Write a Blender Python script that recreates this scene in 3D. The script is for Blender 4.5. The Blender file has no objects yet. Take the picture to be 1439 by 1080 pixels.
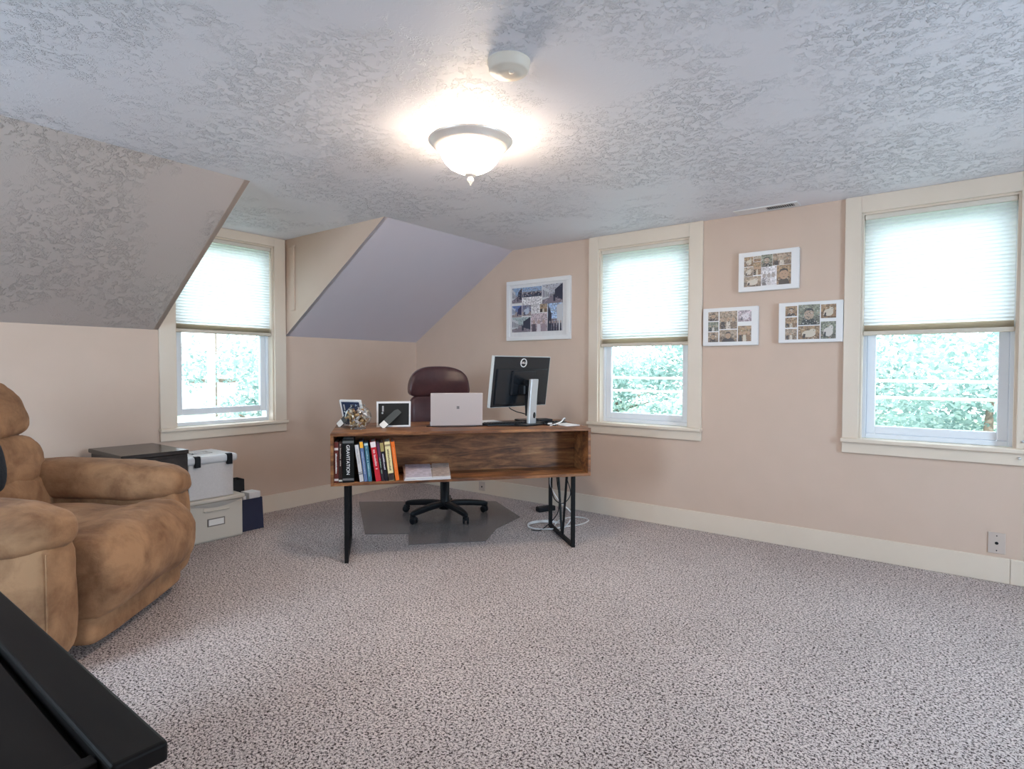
import bpy, bmesh, math, random
from mathutils import Vector, Matrix, noise
PI = math.pi
sc = bpy.context.scene
COL = sc.collection
H = 2.2            # flat ceiling height
ZK = 1.42          # knee wall height
XS = 1.237         # where the slope meets the flat ceiling
XR, YF = 6.78, -5.6  # right wall, front wall (behind the camera)

# ------------------------------------------------------------------ materials
def mat(name, color=(.5, .5, .5), rough=.5, metal=0, **kw):
    m = bpy.data.materials.new(name); m.use_nodes = True
    b = m.node_tree.nodes['Principled BSDF']
    b.inputs['Base Color'].default_value = (*color, 1)
    b.inputs['Roughness'].default_value = rough
    b.inputs['Metallic'].default_value = metal
    for k, v in kw.items():
        b.inputs[k].default_value = v
    return m

class NT:
    def __init__(s, m): s.t = m.node_tree; s.b = s.t.nodes.get('Principled BSDF')
    def n(s, typ, **kw):
        nd = s.t.nodes.new(typ)
        for k, v in kw.items():
            if k in nd.inputs: nd.inputs[k].default_value = v
            else: setattr(nd, k, v)
        return nd
    def l(s, a, ao, b, bi): s.t.links.new(a.outputs[ao], b.inputs[bi])
    def coord(s, scale=(1, 1, 1), rot=(0, 0, 0), out='Object'):
        tc = s.n('ShaderNodeTexCoord'); mp = s.n('ShaderNodeMapping')
        mp.inputs['Scale'].default_value = scale; mp.inputs['Rotation'].default_value = rot
        s.l(tc, out, mp, 'Vector'); return mp
    def noise(s, mp, scale, detail=3, rough=.5, typ='FBM', dist=0):
        nd = s.n('ShaderNodeTexNoise'); nd.noise_type = typ
        nd.inputs['Scale'].default_value = scale; nd.inputs['Detail'].default_value = detail
        nd.inputs['Roughness'].default_value = rough; nd.inputs['Distortion'].default_value = dist
        s.l(mp, 'Vector', nd, 'Vector'); return nd
    def ramp(s, src, so, stops):
        r = s.n('ShaderNodeValToRGB'); e = r.color_ramp.elements
        while len(e) < len(stops): e.new(.5)
        for el, (p, c) in zip(e, stops): el.position = p; el.color = (*c, 1) if len(c) == 3 else c
        s.l(src, so, r, 'Fac'); return r
    def bump(s, src, so, strength, dist):
        b = s.n('ShaderNodeBump'); b.inputs['Strength'].default_value = strength; b.inputs['Distance'].default_value = dist
        s.l(src, so, b, 'Height'); s.l(b, 'Normal', s.b, 'Normal'); return b

def noisy(name, c1, c2, scale, rough=.6, stretch=(1, 1, 1), detail=4, bump=0, lo=.3, hi=.7, **kw):
    m = mat(name, c1, rough, **kw); t = NT(m); mp = t.coord(stretch)
    nz = t.noise(mp, scale, detail); r = t.ramp(nz, 'Fac', [(lo, c1), (hi, c2)])
    t.l(r, 'Color', t.b, 'Base Color')
    if bump: t.bump(nz, 'Fac', bump, .01)
    return m

def plaster(name, c, depth=.0052, scale=24):
    # skip-trowel plaster: patches of little ridges between smooth areas
    m = mat(name, c, .55); t = NT(m); mp = t.coord()
    a = t.noise(mp, scale, 6, .62, dist=.6); sl = t.ramp(a, 'Fac', [(.47, (0, 0, 0)), (.55, (1, 1, 1))])
    b = t.noise(mp, scale * 2.6, 3, .6, dist=1.0); sb = t.ramp(b, 'Fac', [(.46, (0, 0, 0)), (.56, (1, 1, 1))])
    msk = t.noise(mp, 2.1, 3, .6); sm = t.ramp(msk, 'Fac', [(.42, (0.04,) * 3), (.56, (1, 1, 1))])
    ml = t.n('ShaderNodeMath', operation='MULTIPLY'); t.l(sl, 'Color', ml, 0); t.l(sb, 'Color', ml, 1)
    m2 = t.n('ShaderNodeMath', operation='MULTIPLY'); t.l(ml, 0, m2, 0); t.l(sm, 'Color', m2, 1)
    t.bump(m2, 0, 1.0, depth)
    return m

M = {}
M['wall'] = noisy('wall_paint', (.63, .480, .385), (.65, .495, .40), 6, .6, bump=.02)
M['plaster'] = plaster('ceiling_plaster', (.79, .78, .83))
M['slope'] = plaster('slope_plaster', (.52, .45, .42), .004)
M['smooth_slope'] = noisy('smooth_slope_light_tint', (.63, .59, .66), (.64, .60, .67), 5, .55, bump=.03)  # white-grey like the ceiling; the lavender cast of the light is put into its colour
M['trim'] = noisy('cream_trim', (.74, .63, .52), (.77, .66, .55), 4, .35)
M['vinyl'] = mat('white_vinyl', (.80, .83, .88), .3)
M['black_metal'] = mat('black_metal', (.008, .008, .009), .5, **{'Specular IOR Level': .2})
M['black_plastic'] = mat('black_plastic', (.008, .009, .012), .42, **{'Specular IOR Level': .25})
M['chrome'] = mat('brushed_nickel', (.86, .79, .73), .36, 1)
M['silver'] = mat('silver_plastic', (.62, .64, .66), .35, .5)
M['white'] = mat('white_satin', (.82, .80, .80), .45)
M['offwhite'] = mat('offwhite_plastic', (.72, .66, .58), .45)
M['detector'] = mat('detector_ivory', (.72, .62, .52), .5)
M['rim_metal'] = mat('satin_nickel', (.92, .82, .74), .42, .55)
M['rail_tan'] = mat('tan_rail', (.66, .58, .48), .45)
M['dark_hole'] = mat('dark_slot', (.01, .01, .01), .8)
M['paper'] = noisy('paper', (.78, .76, .76), (.72, .70, .71), 30, .7)
M['navy'] = noisy('navy_paper', (.012, .014, .045), (.018, .020, .055), 8, .5)
M['dark_cloth'] = noisy('dark_cloth', (.008, .009, .014), (.014, .015, .022), 60, .9, bump=.2)
M['lampglass'] = mat('frosted_glass', (1, .95, .88), .4)
M['lampglass'].node_tree.nodes['Principled BSDF'].inputs['Emission Color'].default_value = (1, .81, .61, 1)
M['lampglass'].node_tree.nodes['Principled BSDF'].inputs['Emission Strength'].default_value = LAMP = 78

def make_carpet():
    m = mat('speckled_carpet', (.5, .44, .42), .95); t = NT(m); mp = t.coord()
    t.b.inputs['Specular IOR Level'].default_value = .1
    n1 = t.noise(mp, 122, 3, .7, dist=.5)
    n2 = t.noise(mp, 260, 2, .6)
    mx = t.n('ShaderNodeMath', operation='MULTIPLY_ADD'); t.l(n2, 'Fac', mx, 0); mx.inputs[1].default_value = .35; t.l(n1, 'Fac', mx, 2)
    r = t.ramp(mx, 0, [(.575, (.045, .030, .028)), (.625, (.28, .215, .20)), (.66, (.70, .595, .57)), (.80, (.90, .785, .755))])
    big = t.noise(mp, 1.3, 2); rb = t.ramp(big, 'Fac', [(.3, (.88, .88, .88)), (.7, (1, 1, 1))])
    mm = t.n('ShaderNodeMix', data_type='RGBA', blend_type='MULTIPLY'); mm.inputs[0].default_value = 1
    t.l(r, 'Color', mm, 6); t.l(rb, 'Color', mm, 7); t.l(mm, 2, t.b, 'Base Color')
    t.bump(mx, 0, .8, .012)
    return m
M['carpet'] = make_carpet()

def make_wood():
    m = mat('rustic_wood', (.3, .15, .07), .45); t = NT(m)
    mp = t.coord((1.3, 5, 9)); a = t.noise(mp, 2.2, 8, .62, dist=1.1)
    r = t.ramp(a, 'Fac', [(.28, (.060, .022, .010)), (.42, (.19, .070, .026)), (.55, (.37, .155, .058)), (.72, (.54, .27, .11))])
    mp2 = t.coord((1, 1.5, 2.2)); b = t.noise(mp2, 4.5, 5, .65); rb = t.ramp(b, 'Fac', [(.35, (.45, .42, .42)), (.60, (1, 1, 1))])
    mp3 = t.coord((.8, 12, 40)); g = t.noise(mp3, 6, 4, .6); rg = t.ramp(g, 'Fac', [(.36, (.55, .52, .5)), (.5, (1, 1, 1))])
    x = t.n('ShaderNodeMix', data_type='RGBA', blend_type='MULTIPLY'); x.inputs[0].default_value = 1
    t.l(r, 'Color', x, 6); t.l(rb, 'Color', x, 7)
    y = t.n('ShaderNodeMix', data_type='RGBA', blend_type='MULTIPLY'); y.inputs[0].default_value = .8
    t.l(x, 2, y, 6); t.l(rg, 'Color', y, 7); t.l(y, 2, t.b, 'Base Color')
    t.bump(g, 'Fac', .15, .003)
    return m
M['wood'] = make_wood()
M['wood_edge'] = noisy('wood_edge', (.34, .16, .07), (.55, .31, .16), 7, .45, (2, 2, 8), lo=.35, hi=.65)

def make_suede(name, c1, c2):
    m = mat(name, c1, .85); t = NT(m); mp = t.coord()
    t.b.inputs['Sheen Weight'].default_value = .08; t.b.inputs['Sheen Roughness'].default_value = .4
    t.b.inputs['Sheen Tint'].default_value = (.8, .7, .62, 1)
    a = t.noise(mp, 6.5, 7, .62, dist=.35); r = t.ramp(a, 'Fac', [(.30, c1), (.62, c2)])
    t.l(r, 'Color', t.b, 'Base Color')
    f = t.noise(mp, 22, 4, .6); t.bump(f, 'Fac', .25, .012)
    return m
M['suede'] = make_suede('tan_suede', (.17, .074, .032), (.40, .212, .105))
M['leather'] = noisy('burgundy_leather', (.060, .022, .026), (.085, .032, .036), 14, .36, bump=.12)
M['dark_wood'] = noisy('espresso_wood', (.008, .006, .006), (.013, .010, .009), 5, .5, (1, 6, 6), **{'Specular IOR Level': .12})
M['dark_board'] = noisy('dark_cabinet_laminate', (.020, .015, .014), (.030, .023, .020), 4, .22, (1, 5, 5))
M['beige_plastic'] = mat('beige_plastic', (.56, .50, .43), .5)
M['grey_plastic'] = mat('grey_lid_plastic', (.62, .62, .64), .3)
M['grey_fabric'] = noisy('pale_grey_box', (.58, .54, .53), (.62, .58, .57), 80, .6)
M['label_card'] = mat('label_card', (.74, .70, .66), .6)
M['label_frame'] = mat('label_frame', (.20, .17, .15), .5)
M['vinyl_mat'] = mat('smoky_vinyl', (.26, .235, .24), .2, Alpha=.55)
M['cord_white'] = mat('white_cord', (.80, .78, .78), .5)
M['laptop'] = mat('platinum_lid', (.53, .465, .455), .42, .2)
M['logo_dark'] = mat('logo_grey', (.12, .11, .12), .3, .4)
M['screen'] = mat('screen_glass', (.01, .01, .012), .1)
M['monitor_back'] = mat('monitor_black', (.012, .015, .020), .20)
M['outlet'] = mat('outlet_plate', (.58, .48, .42), .45)

def make_glass(name, tint=(.97, 1, 1)):
    m = bpy.data.materials.new(name); m.use_nodes = True; t = m.node_tree; t.nodes.clear()
    o = t.nodes.new('ShaderNodeOutputMaterial'); tr = t.nodes.new('ShaderNodeBsdfTransparent'); gl = t.nodes.new('ShaderNodeBsdfGlossy')
    tr.inputs['Color'].default_value = (*tint, 1); gl.inputs['Roughness'].default_value = .02
    lw = t.nodes.new('ShaderNodeLayerWeight'); pw = t.nodes.new('ShaderNodeMath'); pw.operation = 'POWER'; pw.inputs[1].default_value = 3.2
    ma = t.nodes.new('ShaderNodeMath'); ma.operation = 'MULTIPLY_ADD'; ma.inputs[1].default_value = .6; ma.inputs[2].default_value = .035
    t.links.new(lw.outputs['Facing'], pw.inputs[0]); t.links.new(pw.outputs[0], ma.inputs[0])
    mx = t.nodes.new('ShaderNodeMixShader'); t.links.new(ma.outputs[0], mx.inputs[0])
    t.links.new(tr.outputs[0], mx.inputs[1]); t.links.new(gl.outputs[0], mx.inputs[2]); t.links.new(mx.outputs[0], o.inputs[0])
    return m
M['pane'] = make_glass('window_glass'); M['bowl_glass'] = make_glass('bowl_glass', (.93, .95, .95))

def make_shade(nm, mixf, c1=(.84, .82, .79), c2=(.88, .90, .91)):
    m = bpy.data.materials.new(nm); m.use_nodes = True; t = m.node_tree; t.nodes.clear()
    o = t.nodes.new('ShaderNodeOutputMaterial'); d = t.nodes.new('ShaderNodeBsdfDiffuse'); tl = t.nodes.new('ShaderNodeBsdfTranslucent')
    d.inputs['Color'].default_value = (*c1, 1); tl.inputs['Color'].default_value = (*c2, 1)
    mx = t.nodes.new('ShaderNodeMixShader'); mx.inputs[0].default_value = mixf
    t.links.new(d.outputs[0], mx.inputs[1]); t.links.new(tl.outputs[0], mx.inputs[2]); t.links.new(mx.outputs[0], o.inputs[0])
    return m
M['shade'] = make_shade('pleated_shade_fabric', .68); M['shade_stack'] = make_shade('gathered_shade_fabric', .45, (.88, .81, .71), (.90, .82, .71))

def make_leaf(name, c1, c2):
    m = bpy.data.materials.new(name); m.use_nodes = True; t = m.node_tree; t.nodes.clear()
    o = t.nodes.new('ShaderNodeOutputMaterial'); d = t.nodes.new('ShaderNodeBsdfDiffuse'); tl = t.nodes.new('ShaderNodeBsdfTranslucent')
    g = t.nodes.new('ShaderNodeNewGeometry'); r = t.nodes.new('ShaderNodeValToRGB')
    r.color_ramp.elements[0].color = (*c1, 1); r.color_ramp.elements[1].color = (*c2, 1)
    t.links.new(g.outputs['Random Per Island'], r.inputs[0])
    t.links.new(r.outputs[0], d.inputs[0]); t.links.new(r.outputs[0], tl.inputs[0])
    mx = t.nodes.new('ShaderNodeMixShader'); mx.inputs[0].default_value = .4
    t.links.new(d.outputs[0], mx.inputs[1]); t.links.new(tl.outputs[0], mx.inputs[2]); t.links.new(mx.outputs[0], o.inputs[0])
    return m
M['leaf'] = make_leaf('leaf_haze_tint', (.24, .35, .33), (.46, .56, .53))  # pale bluish haze and overexposure put into the green of the leaves
M['bark'] = noisy('bark', (.12, .09, .07), (.22, .17, .13), 12, .9)
M['lawn'] = noisy('lawn', (.10, .15, .09), (.18, .24, .15), 3, .9)
M['siding'] = noisy('pale_siding', (.24, .30, .31), (.29, .35, .36), 3, .6)
M['roofing'] = noisy('grey_shingle', (.10, .12, .13), (.16, .18, .19), 9, .9)

def make_print():
    m = mat('printed_photo', (.5, .5, .5), .4); t = NT(m)
    a = t.n('ShaderNodeVertexColor'); a.layer_name = 'Col'
    t.l(a, 'Color', t.b, 'Base Color'); return m
M['print'] = make_print()

# ------------------------------------------------------------------ mesh helpers
class MB:
    """collects shapes, builds ONE mesh object"""
    def __init__(s): s.bm = bmesh.new(); s.mi = 0; s.mats = []
    def m(s, name):
        if name not in s.mats: s.mats.append(name)
        s.mi = s.mats.index(name); return s
    def _take(s, bm2, X=None):
        if X is not None: bmesh.ops.transform(bm2, matrix=X, verts=bm2.verts)
        vm = {}
        for v in bm2.verts: vm[v] = s.bm.verts.new(v.co)
        for f in bm2.faces:
            try: nf = s.bm.faces.new([vm[v] for v in f.verts]); nf.material_index = s.mi; nf.smooth = f.smooth
            except ValueError: pass
        bm2.free(); return s
    def box(s, lo, hi, bev=0, seg=2, X=None, smooth=False):
        b = bmesh.new(); bmesh.ops.create_cube(b, size=1)
        c = [(a + d) / 2 for a, d in zip(lo, hi)]; sz = [abs(d - a) for a, d in zip(lo, hi)]
        bmesh.ops.transform(b, matrix=Matrix.Translation(c) @ Matrix.Diagonal((*sz, 1)), verts=b.verts)
        if bev: bmesh.ops.bevel(b, geom=b.edges[:], offset=min(bev, min(sz) * .49), segments=seg, profile=.5, affect='EDGES')
        for f in b.faces: f.smooth = smooth
        return s._take(b, X)
    def prism(s, poly, d0, d1, axis='y', X=None):
        """poly in the two other axes, extruded along axis"""
        b = bmesh.new()
        def P(a, c, d): return {'x': (d, a, c), 'y': (a, d, c), 'z': (a, c, d)}[axis]
        v0 = [b.verts.new(P(a, c, d0)) for a, c in poly]; v1 = [b.verts.new(P(a, c, d1)) for a, c in poly]
        b.faces.new(v0); b.faces.new(v1[::-1]); n = len(poly)
        for i in range(n): b.faces.new((v0[i], v1[i], v1[(i + 1) % n], v0[(i + 1) % n]))
        bmesh.ops.recalc_face_normals(b, faces=b.faces[:])
        return s._take(b, X)
    def tube(s, pts, r, n=8, closed=False, caps=True):
        pts = [Vector(p) for p in pts]; N = len(pts); rings = []
        rs = r if isinstance(r, (list, tuple)) else [r] * N
        up = None
        for i, p in enumerate(pts):
            a = pts[(i - 1) % N] if (closed or i) else p; c = pts[(i + 1) % N] if (closed or i < N - 1) else p
            t = (c - a).normalized() if (c - a).length > 1e-9 else Vector((0, 0, 1))
            if up is None: up = Vector((0, 0, 1)) if abs(t.z) < .9 else Vector((1, 0, 0))
            x = t.cross(up); x = x.normalized() if x.length > 1e-6 else t.orthogonal().normalized()
            y = x.cross(t).normalized(); up = y
            rings.append([s.bm.verts.new(p + (x * math.cos(2 * PI * k / n) + y * math.sin(2 * PI * k / n)) * rs[i]) for k in range(n)])
        for i in range(N if closed else N - 1):
            A, B = rings[i], rings[(i + 1) % N]
            for k in range(n):
                f = s.bm.faces.new((A[k], A[(k + 1) % n], B[(k + 1) % n], B[k])); f.smooth = True; f.material_index = s.mi
        if caps and not closed:
            for R in (rings[0][::-1], rings[-1]): f = s.bm.faces.new(R); f.material_index = s.mi
        return s
    def bar(s, a, b, w, h=None):
        """square bar from a to b"""
        a, b = Vector(a), Vector(b); h = h or w; t = (b - a); L = t.length; t.normalize()
        up = Vector((0, 0, 1)) if abs(t.z) < .95 else Vector((1, 0, 0))
        x = t.cross(up).normalized(); y = x.cross(t)
        X = Matrix((( x.x, t.x, y.x, a.x), (x.y, t.y, y.y, a.y), (x.z, t.z, y.z, a.z), (0, 0, 0, 1)))
        return s.box((-w / 2, 0, -h / 2), (w / 2, L, h / 2), .002, 1, X)
    def lathe(s, prof, n=32, X=None, cap=False):
        b = bmesh.new(); R = []
        for r, z in prof:
            R.append([b.verts.new((max(r, 1e-4) * math.cos(2 * PI * k / n), max(r, 1e-4) * math.sin(2 * PI * k / n), z)) for k in range(n)])
        for A, B in zip(R, R[1:]):
            for k in range(n):
                f = b.faces.new((A[k], A[(k + 1) % n], B[(k + 1) % n], B[k])); f.smooth = True
        if cap: b.faces.new(R[0][::-1]); b.faces.new(R[-1])
        bmesh.ops.recalc_face_normals(b, faces=b.faces[:])
        return s._take(b, X)
    def grid(s, fn, nu, nv, thick=0):
        """surface fn(u,v)->xyz"""
        V = [[s.bm.verts.new(fn(i / nu, j / nv)) for j in range(nv + 1)] for i in range(nu + 1)]
        for i in range(nu):
            for j in range(nv):
                f = s.bm.faces.new((V[i][j], V[i + 1][j], V[i + 1][j + 1], V[i][j + 1])); f.smooth = True; f.material_index = s.mi
        return s
    def soft(s, c, size, e=4.5, n=14, deform=None, X=None, wr=0, seed=0, ex=None):
        """puffy rounded block (superellipsoid) of full size `size` about centre c"""
        b = bmesh.new(); bmesh.ops.create_cube(b, size=2)
        bmesh.ops.subdivide_edges(b, edges=b.edges[:], cuts=n, use_grid_fill=True)
        for v in b.verts:
            p = [math.copysign(abs(math.sin(q * PI / 2)) , q) for q in v.co]
            k = (abs(p[0]) ** e + abs(p[1]) ** e + abs(p[2]) ** e) ** (1 / e) if not ex else (abs(p[0]) ** ex + (abs(p[1]) ** e + abs(p[2]) ** e) ** (ex / e)) ** (1 / ex)
            q = Vector([a / k for a in p])
            w = Vector([q[i] * size[i] / 2 for i in range(3)])
            if deform: w = deform(w, q)
            w = w + Vector(c)
            if wr: w += q.normalized() * wr * (noise.fractal(w * 9 + Vector((seed, 0, 0)), 1, 2, 3))
            v.co = w
        for f in b.faces: f.smooth = True
        return s._take(b, X)
    def quad(s, pts):
        f = s.bm.faces.new([s.bm.verts.new(p) for p in pts]); f.material_index = s.mi; return s
    def build(s, name, mats=None, parent=None, smooth_angle=None):
        me = bpy.data.meshes.new(name)
        s.bm.normal_update(); s.bm.to_mesh(me); s.bm.free()
        for k in ([mats] if isinstance(mats, str) else (mats or s.mats)): me.materials.append(M[k])
        o = bpy.data.objects.new(name, me); COL.objects.link(o)
        if parent: o.parent = parent
        return o

def tag(o, label=None, cat=None, group=None, kind=None):
    if label: o['label'] = label
    if cat: o['category'] = cat
    if group: o['group'] = group
    if kind: o['kind'] = kind
    return o
def empty(name, label, cat, loc=(0, 0, 0), rz=0, group=None, kind=None):
    o = bpy.data.objects.new(name, None); COL.objects.link(o)
    o.location = loc; o.rotation_euler = (0, 0, rz); o.empty_display_size = .1
    return tag(o, label, cat, group, kind)
def struct(name, mb, mats, label, cat):
    return tag(mb.build(name, mats), label, cat, kind='structure')
def text_mesh(body, size, name, material, parent, X, extrude=.0004):
    c = bpy.data.curves.new(name, 'FONT'); c.body = body; c.size = size; c.align_x = 'CENTER'; c.align_y = 'CENTER'; c.extrude = extrude
    t = bpy.data.objects.new(name + '_curve', c); COL.objects.link(t)
    dg = bpy.context.evaluated_depsgraph_get(); me = bpy.data.meshes.new_from_object(t.evaluated_get(dg))
    bpy.data.objects.remove(t); me.transform(X); me.materials.clear(); me.materials.append(M[material])
    o = bpy.data.objects.new(name, me); COL.objects.link(o); o.parent = parent; return o
def spline(ctrl, n=10):
    P = [Vector(c) for c in ctrl]; P = [P[0]] + P + [P[-1]]; out = []
    for i in range(1, len(P) - 2):
        for k in range(n):
            t = k / n; a, b, c, d = P[i - 1], P[i], P[i + 1], P[i + 2]
            out.append(.5 * ((2 * b) + (c - a) * t + (2 * a - 5 * b + 4 * c - d) * t * t + (3 * b - a - 3 * c + d) * t ** 3))
    return out + [P[-2]]

# ------------------------------------------------------------------ room shell
W2 = (2.105, 2.845); W3 = (3.908, 4.640); WZ = (.735, 2.10); W1 = (-2.300, -1.550)
struct('floor', MB().box((-.15, YF - .15, -.12), (XR + .15, .15, 0)), 'carpet', 'beige and brown speckled carpet covering the attic room floor', 'floor')
def wall_panels(rects_polys, axis, d0, d1):
    mb = MB()
    for p in rects_polys: mb.prism(p, d0, d1, axis)
    return mb
XR2 = XR - XS
def gable(windows):
    """polygons (x,z) of a gable wall with window holes"""
    zt = WZ[1]; out = []
    xs = [XS] + [q for w in windows for q in w] + [XR2]
    out.append([(0, 0), (XS, 0), (XS, H), (0, ZK)]); out.append([(XR2, 0), (XR, 0), (XR, ZK), (XR2, H)])
    for i in range(0, len(xs) - 1):
        a, b = xs[i], xs[i + 1]
        if i % 2 == 0: out.append([(a, 0), (b, 0), (b, H), (a, H)])
        else: out += [[(a, 0), (b, 0), (b, WZ[0] - .025), (a, WZ[0] - .025)], [(a, zt), (b, zt), (b, H), (a, H)]]
    return out
struct('wall_back', wall_panels(gable([W2, W3]), 'y', 0, .15), 'wall', 'pinkish beige gable wall with two windows and four pictures', 'wall')
struct('wall_front', wall_panels(gable([(1.45, 2.45)]), 'y', YF - .15, YF), 'wall', 'beige gable wall behind the camera', 'wall')
DY0, DY1 = -2.405, -1.447    # dormer cheeks
left = [[(YF, 0), (DY0, 0), (DY0, ZK), (YF, ZK)], [(DY1, 0), (0, 0), (0, ZK), (DY1, ZK)],
        [(DY0, 0), (W1[0], 0), (W1[0], H), (DY0, H)], [(W1[1], 0), (DY1, 0), (DY1, H), (W1[1], H)],
        [(W1[0], 0), (W1[1], 0), (W1[1], WZ[0] - .025), (W1[0], WZ[0] - .025)], [(W1[0], 2.13), (W1[1], 2.13), (W1[1], H), (W1[0], H)]]
struct('wall_left', wall_panels(left, 'x', -.15, 0), 'wall', 'low beige knee wall under the sloping ceiling with dormer window', 'wall')
struct('wall_right', wall_panels(left, 'x', XR, XR + .15), 'wall', 'low beige knee wall with a dormer window on the side out of view', 'wall')
# flat ceiling and its slopes
mb = MB().box((XS, YF - .1, H), (XR2, .1, H + .1)); mb.box((-.1, DY0, H), (XS, DY1, H + .1)).box((XR2, DY0, H), (XR + .1, DY1, H + .1))
struct('ceiling', mb, 'plaster', 'pale grey flat ceiling with skip trowel plaster texture', 'ceiling')
th = .1
def slope(y0, y1, mirror=False):
    p = [(0, ZK), (XS, H), (XS - .06, H + .1), (-.06, ZK + .1)]
    if mirror: p = [(XR - a, c) for a, c in p]
    return MB().prism(p, y0, y1, 'y')
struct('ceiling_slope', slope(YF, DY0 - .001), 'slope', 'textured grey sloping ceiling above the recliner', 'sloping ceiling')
struct('ceiling_slope.001', slope(DY1 + .001, 0), 'smooth_slope', 'smooth grey sloping ceiling between dormer and corner, lavender light in its colour', 'sloping ceiling')
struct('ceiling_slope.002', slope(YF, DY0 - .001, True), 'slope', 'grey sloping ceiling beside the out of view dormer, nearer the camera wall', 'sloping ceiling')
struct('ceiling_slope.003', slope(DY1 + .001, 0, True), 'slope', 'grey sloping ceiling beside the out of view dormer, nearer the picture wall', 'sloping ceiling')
tri = [(-.06, ZK + .02), (-.06, H), (XS, H), (0, ZK)]
tri = [(0, ZK), (XS, H), (0, H)]
tri2 = [(XR - a, c) for a, c in tri]
struct('wall_dormer.001', MB().prism(tri2, DY1, DY1 + .03, 'y').prism(tri2, DY0 - .03, DY0, 'y'), 'wall', 'triangular beige cheek walls of the dormer out of view', 'wall')
struct('wall_dormer', MB().prism(tri, DY1, DY1 + .03, 'y').prism(tri, DY0 - .03, DY0, 'y'), 'wall', 'triangular beige cheek walls of the dormer recess', 'wall')
# a slim batten on the dormer cheek
struct('trim_1', MB().box((.10, DY1 - .012, 1.62), (.15, DY1, 2.13), .003, 1).box((.085, DY1 - .018, 2.13), (.165, DY1, 2.145), .003, 1), 'wall', 'slim beige batten on the dormer cheek wall', 'trim')
# baseboards
BH = .137
struct('baseboard_back', MB().box((0, -.016, 0), (4.628, 0, BH), .004).box((4.629, -.016, 0), (XR, 0, BH), .004), 'trim', 'tall cream baseboard along the window wall', 'baseboard')
struct('baseboard_left', MB().box((0, YF, 0), (.016, -.016, BH), .004), 'trim', 'tall cream baseboard along the low knee wall', 'baseboard')

# ------------------------------------------------------------------ windows (local frame: X along wall, Y outward, Z up; interior face at Y=0)
def make_window(name, loc, rz, w, label, ztop, zbot_shade, casL, casR, lift=0., stop=2.2):
    """w = opening width, opening from X=0..w"""
    r = empty(name, label, 'window', loc, rz, kind='structure')
    z0, z1 = WZ[0], ztop
    cb = MB()
    cb.box((-casL, -.02, z0), (0, 0, stop), .002, 1).box((w, -.02, z0), (w + casR, 0, stop), .002, 1).box((0, -.02, z1), (w, 0, stop), .002, 1)
    cb.box((-.0, 0, z0), (.012, .06, z1)).box((w - .012, 0, z0), (w, .06, z1)).box((.012, 0, z1 - .012), (w - .012, .06, z1))
    cb.build('casing', 'trim', r)
    MB().box((-casL - .006, -.045, z0 - .024), (w + casR + .006, .062, z0), .005).build('window_sill', 'trim', r)
    MB().box((-casL, -.02, z0 - .09), (w + casR, 0, z0 - .024), .002, 1).build('apron', 'trim', r)
    y0, y1 = .06, .14; f = .03
    fb = MB()
    fb.box((0, y0, z0), (f, y1, z1), .003, 1).box((w - f, y0, z0), (w, y1, z1), .003, 1).box((f, y0, z0), (w - f, y1, z0 + .028), .003, 1).box((f, y0, z1 - f), (w - f, y1, z1), .003, 1)
    fb.build('window_frame', 'vinyl', r)
    zm = (z0 + z1) / 2 + .02
    s = .048
    def sash(nm, za, zb, ya, yb):
        sb = MB()
        sb.box((f, ya, za), (f + s, yb, zb), .004, 1).box((w - f - s, ya, za), (w - f, yb, zb), .004, 1)
        sb.box((f + s, ya, za), (w - f - s, yb, za + s), .004, 1).box((f + s, ya, zb - s * .8), (w - f - s, yb, zb), .004, 1)
        o = sb.build(nm, 'vinyl', r)
        MB().box((f + s, (ya + yb) / 2 - .003, za + s), (w - f - s, (ya + yb) / 2 + .003, zb - s * .8)).build('pane', 'pane', o)
    sash('sash', z0 + .028 + lift, zm + lift, .068, .098)
    sash('sash', zm - .03, z1 - f, .102, .132)
    return r
make_window('window_1', (0, W1[0], 0), PI / 2, W1[1] - W1[0], 'dormer window over the boxes with its lower sash slightly raised', 2.13, 1.41, .105, .098, lift=.05)
make_window('window_2', (W2[0], 0, 0), 0, W2[1] - W2[0], 'double hung window just behind the end of the desk', WZ[1], 1.33, .083, .095)
make_window('window_3', (W3[0], 0, 0), 0, W3[1] - W3[0], 'double hung window beside the canvases, above the wall outlet plate', WZ[1], 1.36, .086, .086)
make_window('window_4', (2.45, YF, 0), PI, 1.0, 'window in the gable wall behind the camera', WZ[1], 1.4, .08, .08)
make_window('window_5', (XR, W1[1], 0), -PI / 2, W1[1] - W1[0], 'dormer window on the side out of view', 2.13, 1.41, .098, .105)

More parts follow.
